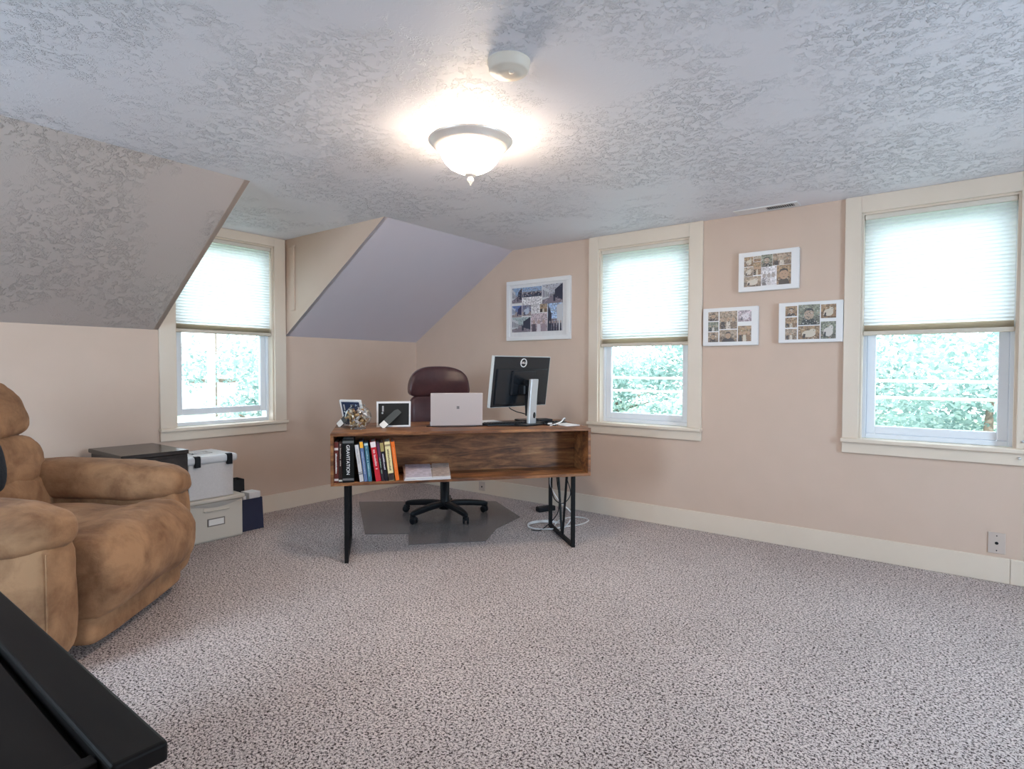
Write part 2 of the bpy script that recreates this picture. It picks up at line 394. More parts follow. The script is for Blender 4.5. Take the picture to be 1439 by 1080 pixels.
def make_blind(loc, rz, w, ztop, zbot, label):
    r = empty('cellular_shade', label, 'window shade', loc, rz, 'pleated window shades')
    MB().box((.014, .008, ztop - .028), (w - .014, .048, ztop), .004, 1).build('headrail', 'offwhite', r)
    mb = MB()
    z0, z1 = zbot + .050, ztop - .028; n = int((z1 - z0) / .021)
    for k in range(n):
        a, b = z0 + (z1 - z0) * k / n, z0 + (z1 - z0) * (k + 1) / n; m_ = (a + b) / 2
        mb.quad([(.018, .030, a), (w - .018, .030, a), (w - .018, .020, m_), (.018, .020, m_)])
        mb.quad([(.018, .020, m_), (w - .018, .020, m_), (w - .018, .030, b), (.018, .030, b)])
    mb.build('pleated_fabric', 'shade', r)
    g = MB(); zz = zbot + .014
    for k in range(9):
        h_ = .0025 + .0004 * k; g.quad([(.018, .034, zz), (w - .018, .034, zz), (w - .018, .012, zz + h_ / 2), (.018, .012, zz + h_ / 2)]); g.quad([(.018, .012, zz + h_ / 2), (w - .018, .012, zz + h_ / 2), (w - .018, .034, zz + h_), (.018, .034, zz + h_)]); zz += h_
    g.build('gathered_pleats', 'shade_stack', r)
    MB().box((.014, .010, zbot - .012), (w - .014, .046, zbot + .014), .005, 2).build('bottom_rail', 'rail_tan', r)
    return r
make_blind((0, W1[0], 0), PI / 2, W1[1] - W1[0], 2.118, 1.425, 'half lowered pleated shade in the dormer window')
make_blind((W2[0], 0, 0), 0, W2[1] - W2[0], 2.088, 1.343, 'half lowered pleated shade on the narrow window behind the desk')
make_blind((W3[0], 0, 0), 0, W3[1] - W3[0], 2.088, 1.374, 'half lowered pleated shade on the window beside the canvases')
# cord cleats on the window by the outlet
for z in (.775, .685):
    o = MB().lathe([(.008, 0), (.008, .006), (.004, .010), (0.0005, .011)], 12).build('cord_peg', 'silver')
    o.location = (4.655 if z < .7 else 4.668, -.020, z); o.rotation_euler = (PI / 2, 0, 0)
    tag(o, 'small round peg on the apron under the window beside the canvases' if z < .7 else 'small round peg on the side casing beside the canvases window', 'peg')

# ------------------------------------------------------------------ ceiling fixtures
L0 = (2.64, -2.135)
lamp = empty('ceiling_light', 'flush mount dome ceiling light, lit, with brushed metal rim', 'ceiling light', (*L0, H))
MB().lathe([(.150, -.022), (.182, -.018), (.189, -.025), (.183, -.033), (.171, -.040), (.168, -.049), (.154, -.060), (.1435, -.060), (.1435, -.040), (.150, -.022)], 48).build('rim', 'rim_metal', lamp)
MB().lathe([(.0005, 0), (.118, 0), (.118, -.010), (.02, -.020), (.012, -.165), (.0005, -.165)], 32).build('canopy', 'chrome', lamp)
for k in range(3): MB().tube([(.06 * math.cos(k * 2.094), .06 * math.sin(k * 2.094), -.010), (.165 * math.cos(k * 2.094), .165 * math.sin(k * 2.094), -.034)], .003, 6).build('bracket', 'chrome', lamp)
MB().lathe([(.141, -.050), (.140, -.068), (.132, -.092), (.117, -.117), (.095, -.139), (.066, -.155), (.036, -.164), (.008, -.167)], 48).build('glass_bowl', 'lampglass', lamp)
MB().lathe([(.022, -.162), (.027, -.170), (.024, -.177), (.014, -.182), (.012, -.188), (.015, -.195), (.012, -.203), (.006, -.210), (.004, -.218), (.0005, -.222)], 20).build('finial', 'rim_metal', lamp)
sm = empty('smoke_detector', 'round offwhite smoke detector on the ceiling near the light', 'smoke detector', (3.165, -2.53, H))
MB().lathe([(.072, 0), (.072, -.010), (.069, -.013), (.068, -.030), (.062, -.036), (.045, -.039), (.043, -.043), (.02, -.045), (.0005, -.045)], 40).build('housing', 'detector', sm)
MB().lathe([(.074, 0), (.074, -.006), (.070, -.009)], 40).build('mounting_ring', 'detector', sm)
MB().lathe([(.009, -.043), (.009, -.047), (.0005, -.048)], 16, Matrix.Translation((.02, -.012, 0))).build('test_button', 'detector', sm)
vt = empty('ceiling_vent', 'long narrow white air vent on the ceiling above the upper canvas', 'vent', (3.38, -.085, H))
vf = MB(); vf.box((-.195, -.06, -.006), (.195, -.036, 0), .002, 1).box((-.195, .036, -.006), (.195, .06, 0), .002, 1).box((-.195, -.036, -.006), (-.165, .036, 0), .002, 1).box((.165, -.036, -.006), (.195, .036, 0), .002, 1)
vf.build('frame', 'white', vt)
MB().box((-.165, -.036, -.0015), (.165, .036, -.0005)).build('backing', 'dark_hole', vt)
sl = MB()
for k in range(26):
    x = -.158 + k * .0127; a = -.45 if k < 13 else 1.15
    sl.box((-.0055, -.036, -.0006), (.0055, .036, .0006), X=Matrix.Translation((x, 0, -.0045)) @ Matrix.Rotation(a * .6, 4, 'Y'))
sl.build('louvres', 'white', vt)

# wall plates
def plate(loc, rz, w, h, label, holes):
    r = empty('outlet_plate', label, 'wall plate', loc, rz)
    MB().box((-w / 2, -.006, -h / 2), (w / 2, 0, h / 2), .003, 2).build('plate', 'outlet', r)
    for x, z, rad in holes:
        MB().lathe([(rad, 0), (rad, .0015), (.0003, .0018)], 12, Matrix.Translation((x, -.006, z)) @ Matrix.Rotation(PI / 2, 4, 'X')).build('socket' if rad > .004 else 'screw', 'dark_hole', r)
    return r
plate((4.571, 0, .212), 0, .075, .115, 'beige wall plate with a round jack above the baseboard under the window', [(0, 0, .008), (0, .04, .003), (0, -.04, .003)])
plate((.90, -.016, .07), 0, .075, .085, 'pale socket plate on the baseboard behind the desk chair', [(0, -.005, .008)])

# ------------------------------------------------------------------ pictures
R = random.Random(4)
class Print:
    """photo collage: mottled little pictures drawn as flat colour patches on one flat print"""
    def __init__(s): s.v = []; s.f = []; s.c = []; s.k = 0
    def poly(s, pts, col, lift=0):
        i = len(s.v); s.v += [(x, -lift, z) for x, z in pts]; s.f.append(list(range(i, i + len(pts)))); s.c.append(col)
    def tile(s, x0, z0, x1, z1, kind, pal):
        cl = .016 if kind == 'plain' else .009
        nx, nz = max(4, int((x1 - x0) / cl)), max(4, int((z1 - z0) / cl))
        for i in range(nx):
            for j in range(nz):
                a, b = x0 + (x1 - x0) * i / nx, x0 + (x1 - x0) * (i + 1) / nx; c, d = z0 + (z1 - z0) * j / nz, z0 + (z1 - z0) * (j + 1) / nz
                t = (j + .5) / nz
                q = pal[0] if (kind in ('sky', 'city', 'crowd') and t > .5) else pal[1] if t > .42 else pal[2]
                amp = .12 if q is pal[0] and kind in ('sky', 'city', 'crowd') else .16 if kind == 'plain' else .45
                g = 1 + R.uniform(-amp, amp); s.poly([(a, c), (b, c), (b, d), (a, d)], [min(1, u * g) for u in q])
        def P(pts, col, l=.0006): s.k += 1; s.poly([(x0 + (x1 - x0) * a, z0 + (z1 - z0) * b) for a, b in pts], col, l + s.k * 2e-6)
        def ell(cx, cz, rx, rz, col, l=.0006): P([(cx + rx * math.cos(2 * PI * k / 14), cz + rz * math.sin(2 * PI * k / 14)) for k in range(14)], col, l)
        dk, sk, li = pal[3], pal[4], pal[5]
        asp = (x1 - x0) / (z1 - z0)
        if kind == 'portrait':
            P([(.12, 0), (.22, .24), (.42, .34), (.60, .34), (.80, .22), (.9, 0)], dk)
            ell(.5, .52, .22 / asp, .27, sk); P([(.5 - .22 / asp, .60), (.5 - .17 / asp, .78), (.5, .83), (.5 + .17 / asp, .78), (.5 + .22 / asp, .60), (.5 + .1 / asp, .72), (.5 - .12 / asp, .70)], dk, .0008)
            for q in (-.08, .08): ell(.5 + q / asp, .54, .02 / asp, .018, dk, .0009)
            P([(.5 - .07 / asp, .40), (.5 + .07 / asp, .40), (.5, .37)], dk, .0009)
        elif kind == 'city':
            P([(0, .2), (0, .95), (.35, .72), (.35, .3)], li); P([(1, .15), (1, 1), (.62, .7), (.62, .3)], dk)
            for k in range(4): P([(.04 + .08 * k, .34), (.04 + .08 * k, .74 - .05 * k), (.07 + .08 * k, .72 - .05 * k), (.07 + .08 * k, .34)], dk, .0008)
            P([(.1, 0), (.9, 0), (.58, .32), (.42, .32)], pal[2]); P([(.55, .1), (.55, .45), (.63, .45), (.65, .1)], dk, .0009)
        elif kind == 'crowd':
            P([(0, .0), (0, .35), (1, .4), (1, 0)], dk)
            for k in range(int(11 * max(.5, asp / 2))): ell((k + .5) / (11 * max(.5, asp / 2)), .40 + R.uniform(-.05, .07), .05 / asp * 1.6, .08, dk if k % 3 else sk, .0008)
        elif kind == 'group':
            for k in range(3):
                cx = .2 + .3 * k; P([(cx - .13, 0), (cx - .10, .42), (cx + .10, .42), (cx + .13, 0)], [dk, li, pal[2]][k]); ell(cx, .53, .09 / asp, .12, sk, .0008)
        elif kind == 'tower':
            P([(.0, .0), (.05, .95), (.28, .6), (.25, 0)], dk); P([(.66, 0), (.6, .9), (1, 1), (1, 0)], li if R.random() < .3 else dk)
            for k in range(5): P([(.1 + .18 * k, 0), (.12 + .18 * k, .28), (.2 + .18 * k, .28), (.22 + .18 * k, 0)], dk, .0008); ell(.16 + .18 * k, .32, .045, .05, sk, .0008)
        elif kind == 'animal':
            ell(.5, .4, .32, .26, li); ell(.68, .62, .15, .16, li, .0008); P([(.2, .1), (.25, .4), (.35, .4), (.33, .1)], dk, .0009); ell(.73, .66, .025, .03, dk, .001)
        elif kind == 'plain':
            for k in range(9):
                a, c = R.uniform(.02, .75), R.uniform(.02, .8); w_, h_ = R.uniform(.05, .22), R.uniform(.03, .14)
                P([(a, c), (a + w_, c + h_ * .3), (min(.98, a + w_ * 1.1), min(.98, c + h_)), (a + w_ * .2, min(.98, c + h_ * 1.2))], [dk, li, pal[1], li][k % 4])
        elif kind == 'blank':
            for k in range(3): P([(.2, .68 - .2 * k), (.8, .68 - .2 * k), (.8, .72 - .2 * k), (.2, .72 - .2 * k)], pal[3])
    def fleck(s, x0, z0, x1, z1, pal, n):
        for _ in range(n):
            a, c = R.uniform(x0, x1 - .004), R.uniform(z0, z1 - .004); w_, h_ = min(R.uniform(.003, .010), x1 - a), min(R.uniform(.002, .008), z1 - c)
            q = pal[R.choice((0, 1, 2, 2, 3, 4, 5))]; g = R.uniform(.7, 1.15); s.k += 1
            s.poly([(a, c), (a + w_, c + h_ * R.uniform(0, .3)), (a + w_ * R.uniform(.5, 1), c + h_), (a, c + h_ * R.uniform(.5, 1))], [min(1, u * g) for u in q], .0011 + s.k * 2e-7)
    def build(s, name, parent):
        me = bpy.data.meshes.new(name); me.from_pydata(s.v, [], s.f)
        ca = me.color_attributes.new('Col', 'FLOAT_COLOR', 'CORNER'); i = 0
        for f, c in zip(s.f, s.c):
            for _ in f: ca.data[i].color = (*c, 1); i += 1
        me.materials.append(M['print']); o = bpy.data.objects.new(name, me); COL.objects.link(o); o.parent = parent; return o
SEP = [(.50, .40, .30), (.40, .30, .22), (.22, .15, .11), (.055, .04, .04), (.46, .30, .20), (.66, .58, .50)]
SEP2 = [(.48, .40, .32), (.36, .23, .13), (.24, .14, .08), (.05, .035, .03), (.46, .29, .19), (.62, .54, .44)]
GRN = [(.42, .40, .34), (.24, .25, .19), (.15, .14, .11), (.04, .04, .04), (.44, .32, .24), (.62, .58, .54)]
CTY = [(.30, .42, .62), (.30, .31, .36), (.24, .20, .24), (.04, .04, .07), (.42, .32, .30), (.58, .58, .62)]
BLU = [(.12, .20, .46), (.22, .22, .32), (.34, .28, .28), (.05, .05, .12), (.4, .3, .28), (.5, .55, .66)]
PNK = [(.62, .52, .56), (.56, .46, .50), (.40, .30, .34), (.12, .09, .12), (.5, .36, .34), (.72, .66, .70)]
WHT = [(.74, .70, .72)] * 3 + [(.46, .42, .44), (.5, .4, .4), (.74, .7, .72)]
def picture(name, label, cat, x0, x1, z0, z1, thick, tiles, px0, px1, pz0, pz1, frame=None, group=None):
    r = empty(name, label, cat, ((x0 + x1) / 2, 0, z0), 0, group)
    w, h = x1 - x0, z1 - z0
    if frame:
        fb = MB(); b = frame
        fb.box((-w / 2, -thick, 0), (w / 2, 0, b), .003).box((-w / 2, -thick, h - b), (w / 2, 0, h), .003).box((-w / 2, -thick, b), (-w / 2 + b, 0, h - b), .003).box((w / 2 - b, -thick, b), (w / 2, 0, h - b), .003)
        fb.build('frame', 'white', r)
        MB().box((-w / 2 + b, -thick + .012, b), (w / 2 - b, 0, h - b)).build('mat_board', 'paper', r); yf = thick - .012
    else:
        MB().box((-w / 2, -thick, 0), (w / 2, .002, h), .003, 2).build('canvas', 'white', r); yf = thick
    p = Print()
    for (a, b, c, d, kind, pal) in tiles:   # fractions of the print, from its top-left corner
        ax, bx = -w / 2 + w * (px0 + (px1 - px0) * a), -w / 2 + w * (px0 + (px1 - px0) * c)
        zt, zb = h * (1 - (pz0 + (pz1 - pz0) * b)), h * (1 - (pz0 + (pz1 - pz0) * d))
        p.tile(ax, zb, bx, zt, kind, pal)
        if kind != 'blank': p.fleck(ax, zb, bx, zt, pal, int((bx - ax) * (zt - zb) * 9000))
    o = p.build('photo_collage', r); o.location = (0, -yf - .0008, 0)
    return r
picture('framed_collage', 'large white framed photo collage beside the sloping ceiling', 'picture', 1.191, 1.852, 1.402, 1.922, .03, [
    (0, 0, .205, .34, 'city', CTY), (.21, 0, .60, .22, 'crowd', CTY), (.21, .225, .60, .40, 'blank', WHT), (.61, -.02, 1, .40, 'city', [(.5, .5, .56)] + CTY[1:]),
    (0, .40, .20, .66, 'city', BLU), (.21, .40, .39, .64, 'animal', BLU), (.40, .40, .56, .58, 'blank', WHT), (.565, .40, .705, .58, 'group', SEP),
    (.715, .40, 1, 1, 'tower', [(.42, .56, .80)] * 2 + CTY[2:]), (0, .665, .38, 1, 'city', [(.42, .5, .52)] + CTY[1:]), (.39, .60, .705, 1, 'group', PNK),
    ], .085, .885, .12, .86, frame=.035)
TX = .03
picture('photo_canvas', 'white edged photo canvas hung highest of the trio, below the ceiling vent', 'picture', 3.191, 3.566, 1.676, 1.938, TX, [
    (0, 0, .20, .32, 'animal', SEP2), (.21, 0, .37, .18, 'sky', SEP2), (.375, -.02, .61, .38, 'portrait', GRN), (.615, -.02, 1, .36, 'group', SEP),
    (0, .34, .195, .65, 'animal', SEP), (.20, .19, .37, .62, 'group', SEP2), (.375, .39, .70, .99, 'group', WHT[:3] + [(.16, .14, .15), (.4, .33, .3), (.6, .55, .55)]),
    (.705, .37, 1, 1, 'portrait', SEP2), (0, .66, .37, 1, 'animal', SEP)], .10, .88, .12, .88, group='white edged photo canvases')
picture('photo_canvas', 'white edged photo canvas low beside the casing of the desk window', 'picture', 2.953, 3.320, 1.318, 1.579, TX, [
    (0, 0, .245, .30, 'portrait', SEP), (0, .33, .245, .64, 'group', GRN), (0, .67, .245, 1, 'portrait', SEP), (.27, 0, .68, .58, 'group', SEP),
    (.70, 0, 1, .36, 'animal', PNK), (.27, .61, .68, 1, 'portrait', SEP), (.70, .50, 1, 1, 'group', SEP2)], .10, .89, .10, .90, group='white edged photo canvases')
picture('photo_canvas', 'white edged photo canvas hung low against the casing of the widest window', 'picture', 3.450, 3.819, 1.327, 1.585, TX, [
    (0, 0, .24, .30, 'portrait', SEP2), (0, .34, .24, .64, 'group', SEP2), (0, .68, .24, 1, 'group', SEP), (.265, -.02, .69, .58, 'portrait', GRN),
    (.71, 0, 1, .40, 'animal', SEP2), (.265, .61, .69, 1, 'animal', SEP2), (.71, .50, 1, 1, 'animal', GRN)], .11, .90, .09, .92, group='white edged photo canvases')

# ------------------------------------------------------------------ desk
TH = math.radians(50.6)
desk = empty('desk', 'rustic brown wood desk with open front shelf and black metal legs', 'desk', (1.545, -2.11, 0), TH)
DL, DD, ZB, ZT = 1.582, .65, .478, .783; bt = .018
DM = Matrix.Translation((1.545, -2.11, 0)) @ Matrix.Rotation(TH, 4, 'Z')
def dw(x, y, z=ZT): return DM @ Vector((x, y, z))
def board(name, lo, hi, mname='wood'): return MB().box(lo, hi, .0015, 1).build(name, mname, desk)
board('tabletop', (0, 0, ZT - bt), (DL, DD, ZT))
board('bottom_shelf', (bt, 0, ZB), (DL - bt, DD, ZB + bt))
board('side_panel', (0, .0, ZB), (bt, DD, ZT - bt)); board('side_panel', (DL - bt, 0, ZB), (DL, DD, ZT - bt))
board('back_panel', (bt, .27, ZB + bt), (DL - bt, .285, ZT - bt))
for nm, x in (('drawer_front', .3), ('drawer_front', .79), ('drawer_front', 1.28)):
    board(nm, (x - .24, DD - .016, ZB + bt + .004), (x + .24, DD, ZT - bt - .004))
for x, lb in ((.082, 'left'), (1.497, 'right')):
    y0, y1 = .095, .60; q = .024
    lf = MB()
    lf.bar((x, y0, 0), (x, y0, ZB), q); lf.bar((x, y1, 0), (x, y1, ZB), q)
    lf.bar((x, y0 + q / 2, q / 2), (x, y1 - q / 2, q / 2), q); lf.bar((x, y0 + q / 2, ZB - .006), (x, y1 - q / 2, ZB - .006), q, .012)
    o = lf.build('leg_frame', 'black_metal', desk)
    MB().bar((x, .31, q), (x, .22, ZB - .012), .014).build('brace', 'black_metal', o)
    MB().bar((x, .33, q), (x, .42, ZB - .012), .014).build('brace', 'black_metal', o)

# ------------------------------------------------------------------ books on the desk shelf (standing, spines to the room)
def book(x0, w, h, d, y, lean, cover, label, title=None, bands=(), marks=None, page='paper'):
    """x0 = left edge of the spine at the shelf, lean in radians (tops lean left when > 0)"""
    r = empty('book', label, 'book', dw(x0, y, ZB + bt), 0, 'books on the desk shelf')
    r.rotation_euler = (0, 0, TH)
    X = Matrix.Translation((w / 2, 0, 0)) @ Matrix.Rotation(-lean, 4, 'Y') @ Matrix.Translation((-w / 2, 0, 0))
    if lean: X = Matrix.Translation((0, 0, 0)) @ Matrix.Rotation(-lean, 4, 'Y')
    cm = 'book_' + str(len(bpy.data.materials)); M[cm] = mat('book_cover', cover, .45, **{'Specular IOR Level': .2})
    c = MB(); t = .0025
    c.box((0, 0, 0), (w, .003, h), .001, 1, X).box((0, .003, 0), (t, d, h), 0, 1, X).box((w - t, .003, 0), (w, d, h), 0, 1, X)
    c.build('cover', cm, r)
    MB().box((t, .003, .003), (w - t, d - .004, h - .003), X=X).build('pages', page, r)
    for (za, zb, col) in bands:
        bm_ = 'band_' + str(len(bpy.data.materials)); M[bm_] = mat('spine_band', col, .45)
        MB().box((.0005, -.0006, h * za), (w - .0005, .0002, h * zb), X=X).build('spine_band', bm_, r)
    if marks:   # unreadable lettering: rows of tiny strokes down the spine
        col, za, zb, wd = marks
        bm_ = 'ink_' + str(len(bpy.data.materials)); M[bm_] = mat('spine_lettering', col, .45)
        mk = MB(); z = zb; rr = random.Random(int(x0 * 1000))
        while z > za:
            a = rr.uniform(.004, .008)
            if rr.random() > .06: mk.box((w / 2 - wd / 2 * w, -.0010, h * z - a), (w / 2 + wd / 2 * w * rr.uniform(.3, 1), -.0002, h * z), X=X)
            z -= (a + .0025) / h
        mk.build('spine_lettering', bm_, r)
    if title:
        TX_ = X @ Matrix.Translation((w / 2 - .002, -.0008, h * .52)) @ Matrix.Rotation(PI / 2, 4, 'X') @ Matrix.Rotation(-PI / 2, 4, 'Z')
        text_mesh(title, .0265, 'title', 'white', r, TX_)
    return r
WHI, = [(.75, .72, .70)]
book(.0195, .024, .236, .17, .012, 0, (.11, .025, .020), 'dark red book at the end of the row, against the side panel', marks=(WHI, .2, .72, .35), bands=[(.80, .86, (.6, .5, .48)), (.05, .10, (.6, .5, .48))])
book(.0445, .021, .236, .16, .014, 0, (.035, .018, .016), 'dark brown book squeezed between red book and thick black book', marks=((.45, .36, .32), .4, .95, .3), bands=[(.03, .07, (.6, .55, .5))])
book(.0665, .064, .254, .20, .004, 0, (.006, .006, .006), 'thickest book, black with the white title GRAVITATION', title='GRAVITATION', bands=[(.90, .955, (.10, .10, .10)), (.05, .10, (.13, .12, .12))])
LN = .10
book(.163, .022, .218, .15, .010, .135, (.56, .52, .52), 'pale grey leaning book with black stripes, next to the thick black book', marks=((.35, .32, .34), .5, .88, .3), bands=[(.20, .225, (.02, .02, .03)), (.25, .265, (.02, .02, .03))])
book(.188, .020, .236, .16, .010, .12, (.11, .16, .30), 'blue leaning book with an orange yellow top', bands=[(.84, .995, (.85, .40, .03))], marks=((.5, .55, .65), .2, .75, .25))
book(.2105, .022, .228, .15, .010, .105, (.055, .15, .21), 'teal blue leaning book between the blue and red books', marks=((.35, .5, .55), .15, .9, .3), bands=[(.93, .98, (.5, .6, .62))])
book(.254, .030, .234, .17, .004, .14, (.50, .022, .035), 'bright red leaning book with a white top', bands=[(.86, .995, (.75, .66, .66))], marks=((.75, .5, .5), .3, .8, .4))
book(.2865, .016, .232, .15, .008, .13, (.030, .022, .030), 'thin blackish leaning book between the red book and the gold topped book', marks=((.30, .42, .30), .2, .6, .4), bands=[(.55, .96, (.09, .03, .07))])
book(.305, .020, .230, .16, .008, .13, (.014, .012, .018), 'black leaning book with a gold top and pale lettering', bands=[(.76, .985, (.36, .27, .10))], marks=((.6, .55, .62), .3, .7, .4))
book(.329, .031, .232, .16, .008, .115, (.72, .60, .32), 'cream yellow leaning book with a dark foot', bands=[(.01, .19, (.035, .018, .016)), (.88, .93, (.3, .22, .12))], marks=((.15, .10, .06), .27, .80, .35))
book(.367, .022, .232, .16, .006, .125, (.72, .15, .025), 'bright orange leaning book at the free end of the row', marks=((.85, .35, .15), .3, .85, .2))

# magazines lying flat beside the books
def magazine(x, y, z, w, d, t, rot, label, cols, tilt=0):
    p = dw(x, y, z); r = empty('magazine', label, 'magazine', p, TH + rot, 'magazines on the desk shelf')
    r.rotation_mode = 'ZYX'; r.rotation_mode = 'XYZ'; r.rotation_euler = (tilt, 0, TH + rot)
    MB().box((0, 0, 0), (w, d, t), .001, 1).build('pages', 'paper', r)
    q = Print(); q.tile(.001, .001, w - .001, d - .001, 'plain', cols)
    o = q.build('cover', r); o.rotation_euler = (-PI / 2, 0, 0)
    # cover print lies flat on top
    o.data.transform(Matrix.Rotation(PI, 4, 'X')); o.location = (0, d, t + .0008); 
    return r
GREY1 = [(.6, .58, .66), (.50, .46, .54), (.42, .38, .45), (.16, .13, .16), (.4, .3, .3), (.6, .6, .6)]
TAN1 = [(.40, .33, .29), (.38, .31, .28), (.36, .29, .26), (.16, .11, .09), (.4, .3, .3), (.42, .35, .31)]
magazine(.415, -.012, ZB + bt, .275, .215, .005, 0, 'lowest magazine of the pile on the desk shelf, white edged', GREY1)
magazine(.450, .130, ZB + bt + .0065, .200, .075, .036, 0, 'thick folded paper bundle under the back of the magazine pile', TAN1)
magazine(.420, -.008, ZB + bt + .0070, .270, .215, .005, .02, 'middle magazine of the pile on the desk shelf', TAN1, .20)
magazine(.425, -.004, ZB + bt + .0135, .155, .215, .004, -.02, 'grey and white patterned magazine on top, next to the orange book', GREY1, .205)
magazine(.585, .004, ZB + bt + .0135, .105, .215, .003, -.06, 'tan covered leaflet on top of the magazines, at their free end', TAN1, .21)

# ------------------------------------------------------------------ things on the desk
M['frame_back'] = mat('frame_back_black', (.014, .014, .013), .55); M['easel'] = mat('easel_grey', (.055, .060, .058), .7); M['frame_blue'] = mat('frame_back_navy', (.020, .035, .085), .5)
def photo_frame(x, y, rot, w, h, tilt, back, label, foot):
    """back of a tabletop frame faces -Y; top tilts towards -Y, resting on its strut"""
    r = empty('desk_photo', label, 'framed photo', dw(x, y), TH + rot, 'framed photos on the desk')
    X = Matrix.Rotation(tilt, 4, 'X'); b = .011
    fb = MB()
    fb.box((-w / 2, 0, 0), (-w / 2 + b, .016, h), .001, 1, X).box((w / 2 - b, 0, 0), (w / 2, .016, h), .001, 1, X).box((-w / 2 + b, 0, 0), (w / 2 - b, .016, b), .001, 1, X).box((-w / 2 + b, 0, h - b), (w / 2 - b, .016, h), .001, 1, X)
    fb.build('frame', 'white', r)
    MB().box((-w / 2 + b, .002, b), (w / 2 - b, .014, h - b), X=X).build('backing_board', back, r)
    top = X @ Vector((w * .16, -.001, h * .66)); ft = Vector((foot[0], foot[1], .004))
    t = (top - ft); L = t.length; t.normalize(); sx = Vector((1, 0, .35)); sx = (sx - t * sx.dot(t)).normalized(); nn = sx.cross(t)
    S = Matrix(((sx.x, nn.x, t.x, ft.x), (sx.y, nn.y, t.y, ft.y), (sx.z, nn.z, t.z, ft.z), (0, 0, 0, 1)))
    e = MB().prism([(-.023, .002), (.023, .002), (.021, L), (-.021, L)], -.002, .002, 'y', S).build('strut', 'easel', r)
    MB().box((-.020, .0025, .003), (.020, .0035, .044), X=S).build('sticker', 'label_card', e)
    MB().box((-w * .34, -.002, h * .62), (-w * .29, .003, h * .84), .0008, 1, X).lathe([(.006, 0), (.006, .002), (.0005, .0025)], 12, X @ Matrix.Translation((-w * .33, 0, h * .56)) @ Matrix.Rotation(PI / 2, 4, 'X')).build('hanger', 'silver', r)
    return r
photo_frame(.365, .315, .02, .213, .165, .16, 'frame_back', 'white edged photo frame seen from its black back, between bowl and laptop', (-.080, -.045))
photo_frame(.120, .42, -.55, .155, .178, .32, 'frame_blue', 'white edged photo frame with navy back, half hidden by the glass bowl', (-.085, -.06))
# glass bowl with wrapped pieces
bowl = empty('glass_bowl', 'round clear glass bowl filled with small wrapped pieces', 'bowl', dw(.148, .235))
pr = [(.045, .001)] + [(.081 * math.cos(a), .076 + .075 * math.sin(a)) for a in [math.radians(q) for q in range(-60, 61, 10)]] + [(.044, .147)]
MB().lathe(pr, 40).build('bowl_wall', 'bowl_glass', bowl)
MB().lathe([(.0005, .001), (.045, .001), (.046, .006), (.0005, .006)], 32).build('bowl_foot', 'bowl_glass', bowl)
MB().tube([(.044 * math.cos(2 * PI * k / 32), .044 * math.sin(2 * PI * k / 32), .147) for k in range(32)], .0025, 8, True).build('rim', 'bowl_glass', bowl)
for i, c in enumerate([(.50, .33, .16), (.66, .56, .44), (.34, .20, .10), (.62, .58, .58)]): M['wrap%d' % i] = mat('wrapper', c, .3, .35)
rr = random.Random(9); base = dw(.148, .235); protos = []
for i in range(4):
    m_ = MB().soft((0, 0, 0), (.030, .016, .016), 3, 4)
    for s in (-1, 1): m_.prism([(s * .014, -.002), (s * .026, -.010), (s * .026, .010), (s * .014, .002)], -.001, .001, 'y')
    protos.append(m_.build('wrapped_candy', 'wrap%d' % i))
n = 0; pts = []
for tries in range(6000):
    a, z, rad = rr.uniform(0, 2 * PI), rr.uniform(.022, .112), rr.uniform(0, 1) ** .5
    lim = .081 * math.sqrt(max(0, 1 - ((z - .076) / .075) ** 2)) - .024
    if lim <= .004: continue
    p = Vector((lim * rad * math.cos(a), lim * rad * math.sin(a), z))
    if any((p - q).length < .0185 for q in pts): continue
    pts.append(p)
    o = protos[n % 4] if n < 4 else protos[n % 4].copy()
    if n >= 4: COL.objects.link(o)
    o.location = base + p; o.rotation_euler = (rr.uniform(0, 6), rr.uniform(0, 6), rr.uniform(0, 6))
    tag(o, 'small gold or silver wrapped piece inside the round glass bowl', 'candy', 'wrapped pieces in the glass bowl'); n += 1
    if n >= 64: break

# laptop, its lid towards the camera
lp = empty('laptop', 'silver laptop standing open on the desk, lid towards the room', 'laptop', dw(.763, .268), TH - .066)
LW, LH = .334, .212; X = Matrix.Translation((0, 0, .006)) @ Matrix.Rotation(.10, 4, 'X')
lid = MB().box((-LW / 2, 0, 0), (LW / 2, .006, LH), .003, 2, X).build('lid', 'laptop', lp)
MB().box((-LW / 2 + .008, .0058, .008), (LW / 2 - .008, .0066, LH - .008), X=X).build('screen', 'screen', lid)
lg = MB()
for a in (-1, 1):
    for c in (-1, 1): lg.box((.008 + a * .0045 - .0038, -.0006, LH * .555 + c * .0045 - .0038), (.008 + a * .0045 + .0038, .0002, LH * .555 + c * .0045 + .0038), X=X)
lg.build('logo', 'logo_dark', lid)
MB().box((-LW / 2, .008, 0), (LW / 2, .238, .012), .004, 2).build('keyboard_base', 'laptop', lp)
MB().tube([(-LW / 2 + .02, .008, .008), (LW / 2 - .02, .008, .008)], .006, 10).build('hinge', 'silver', lp)

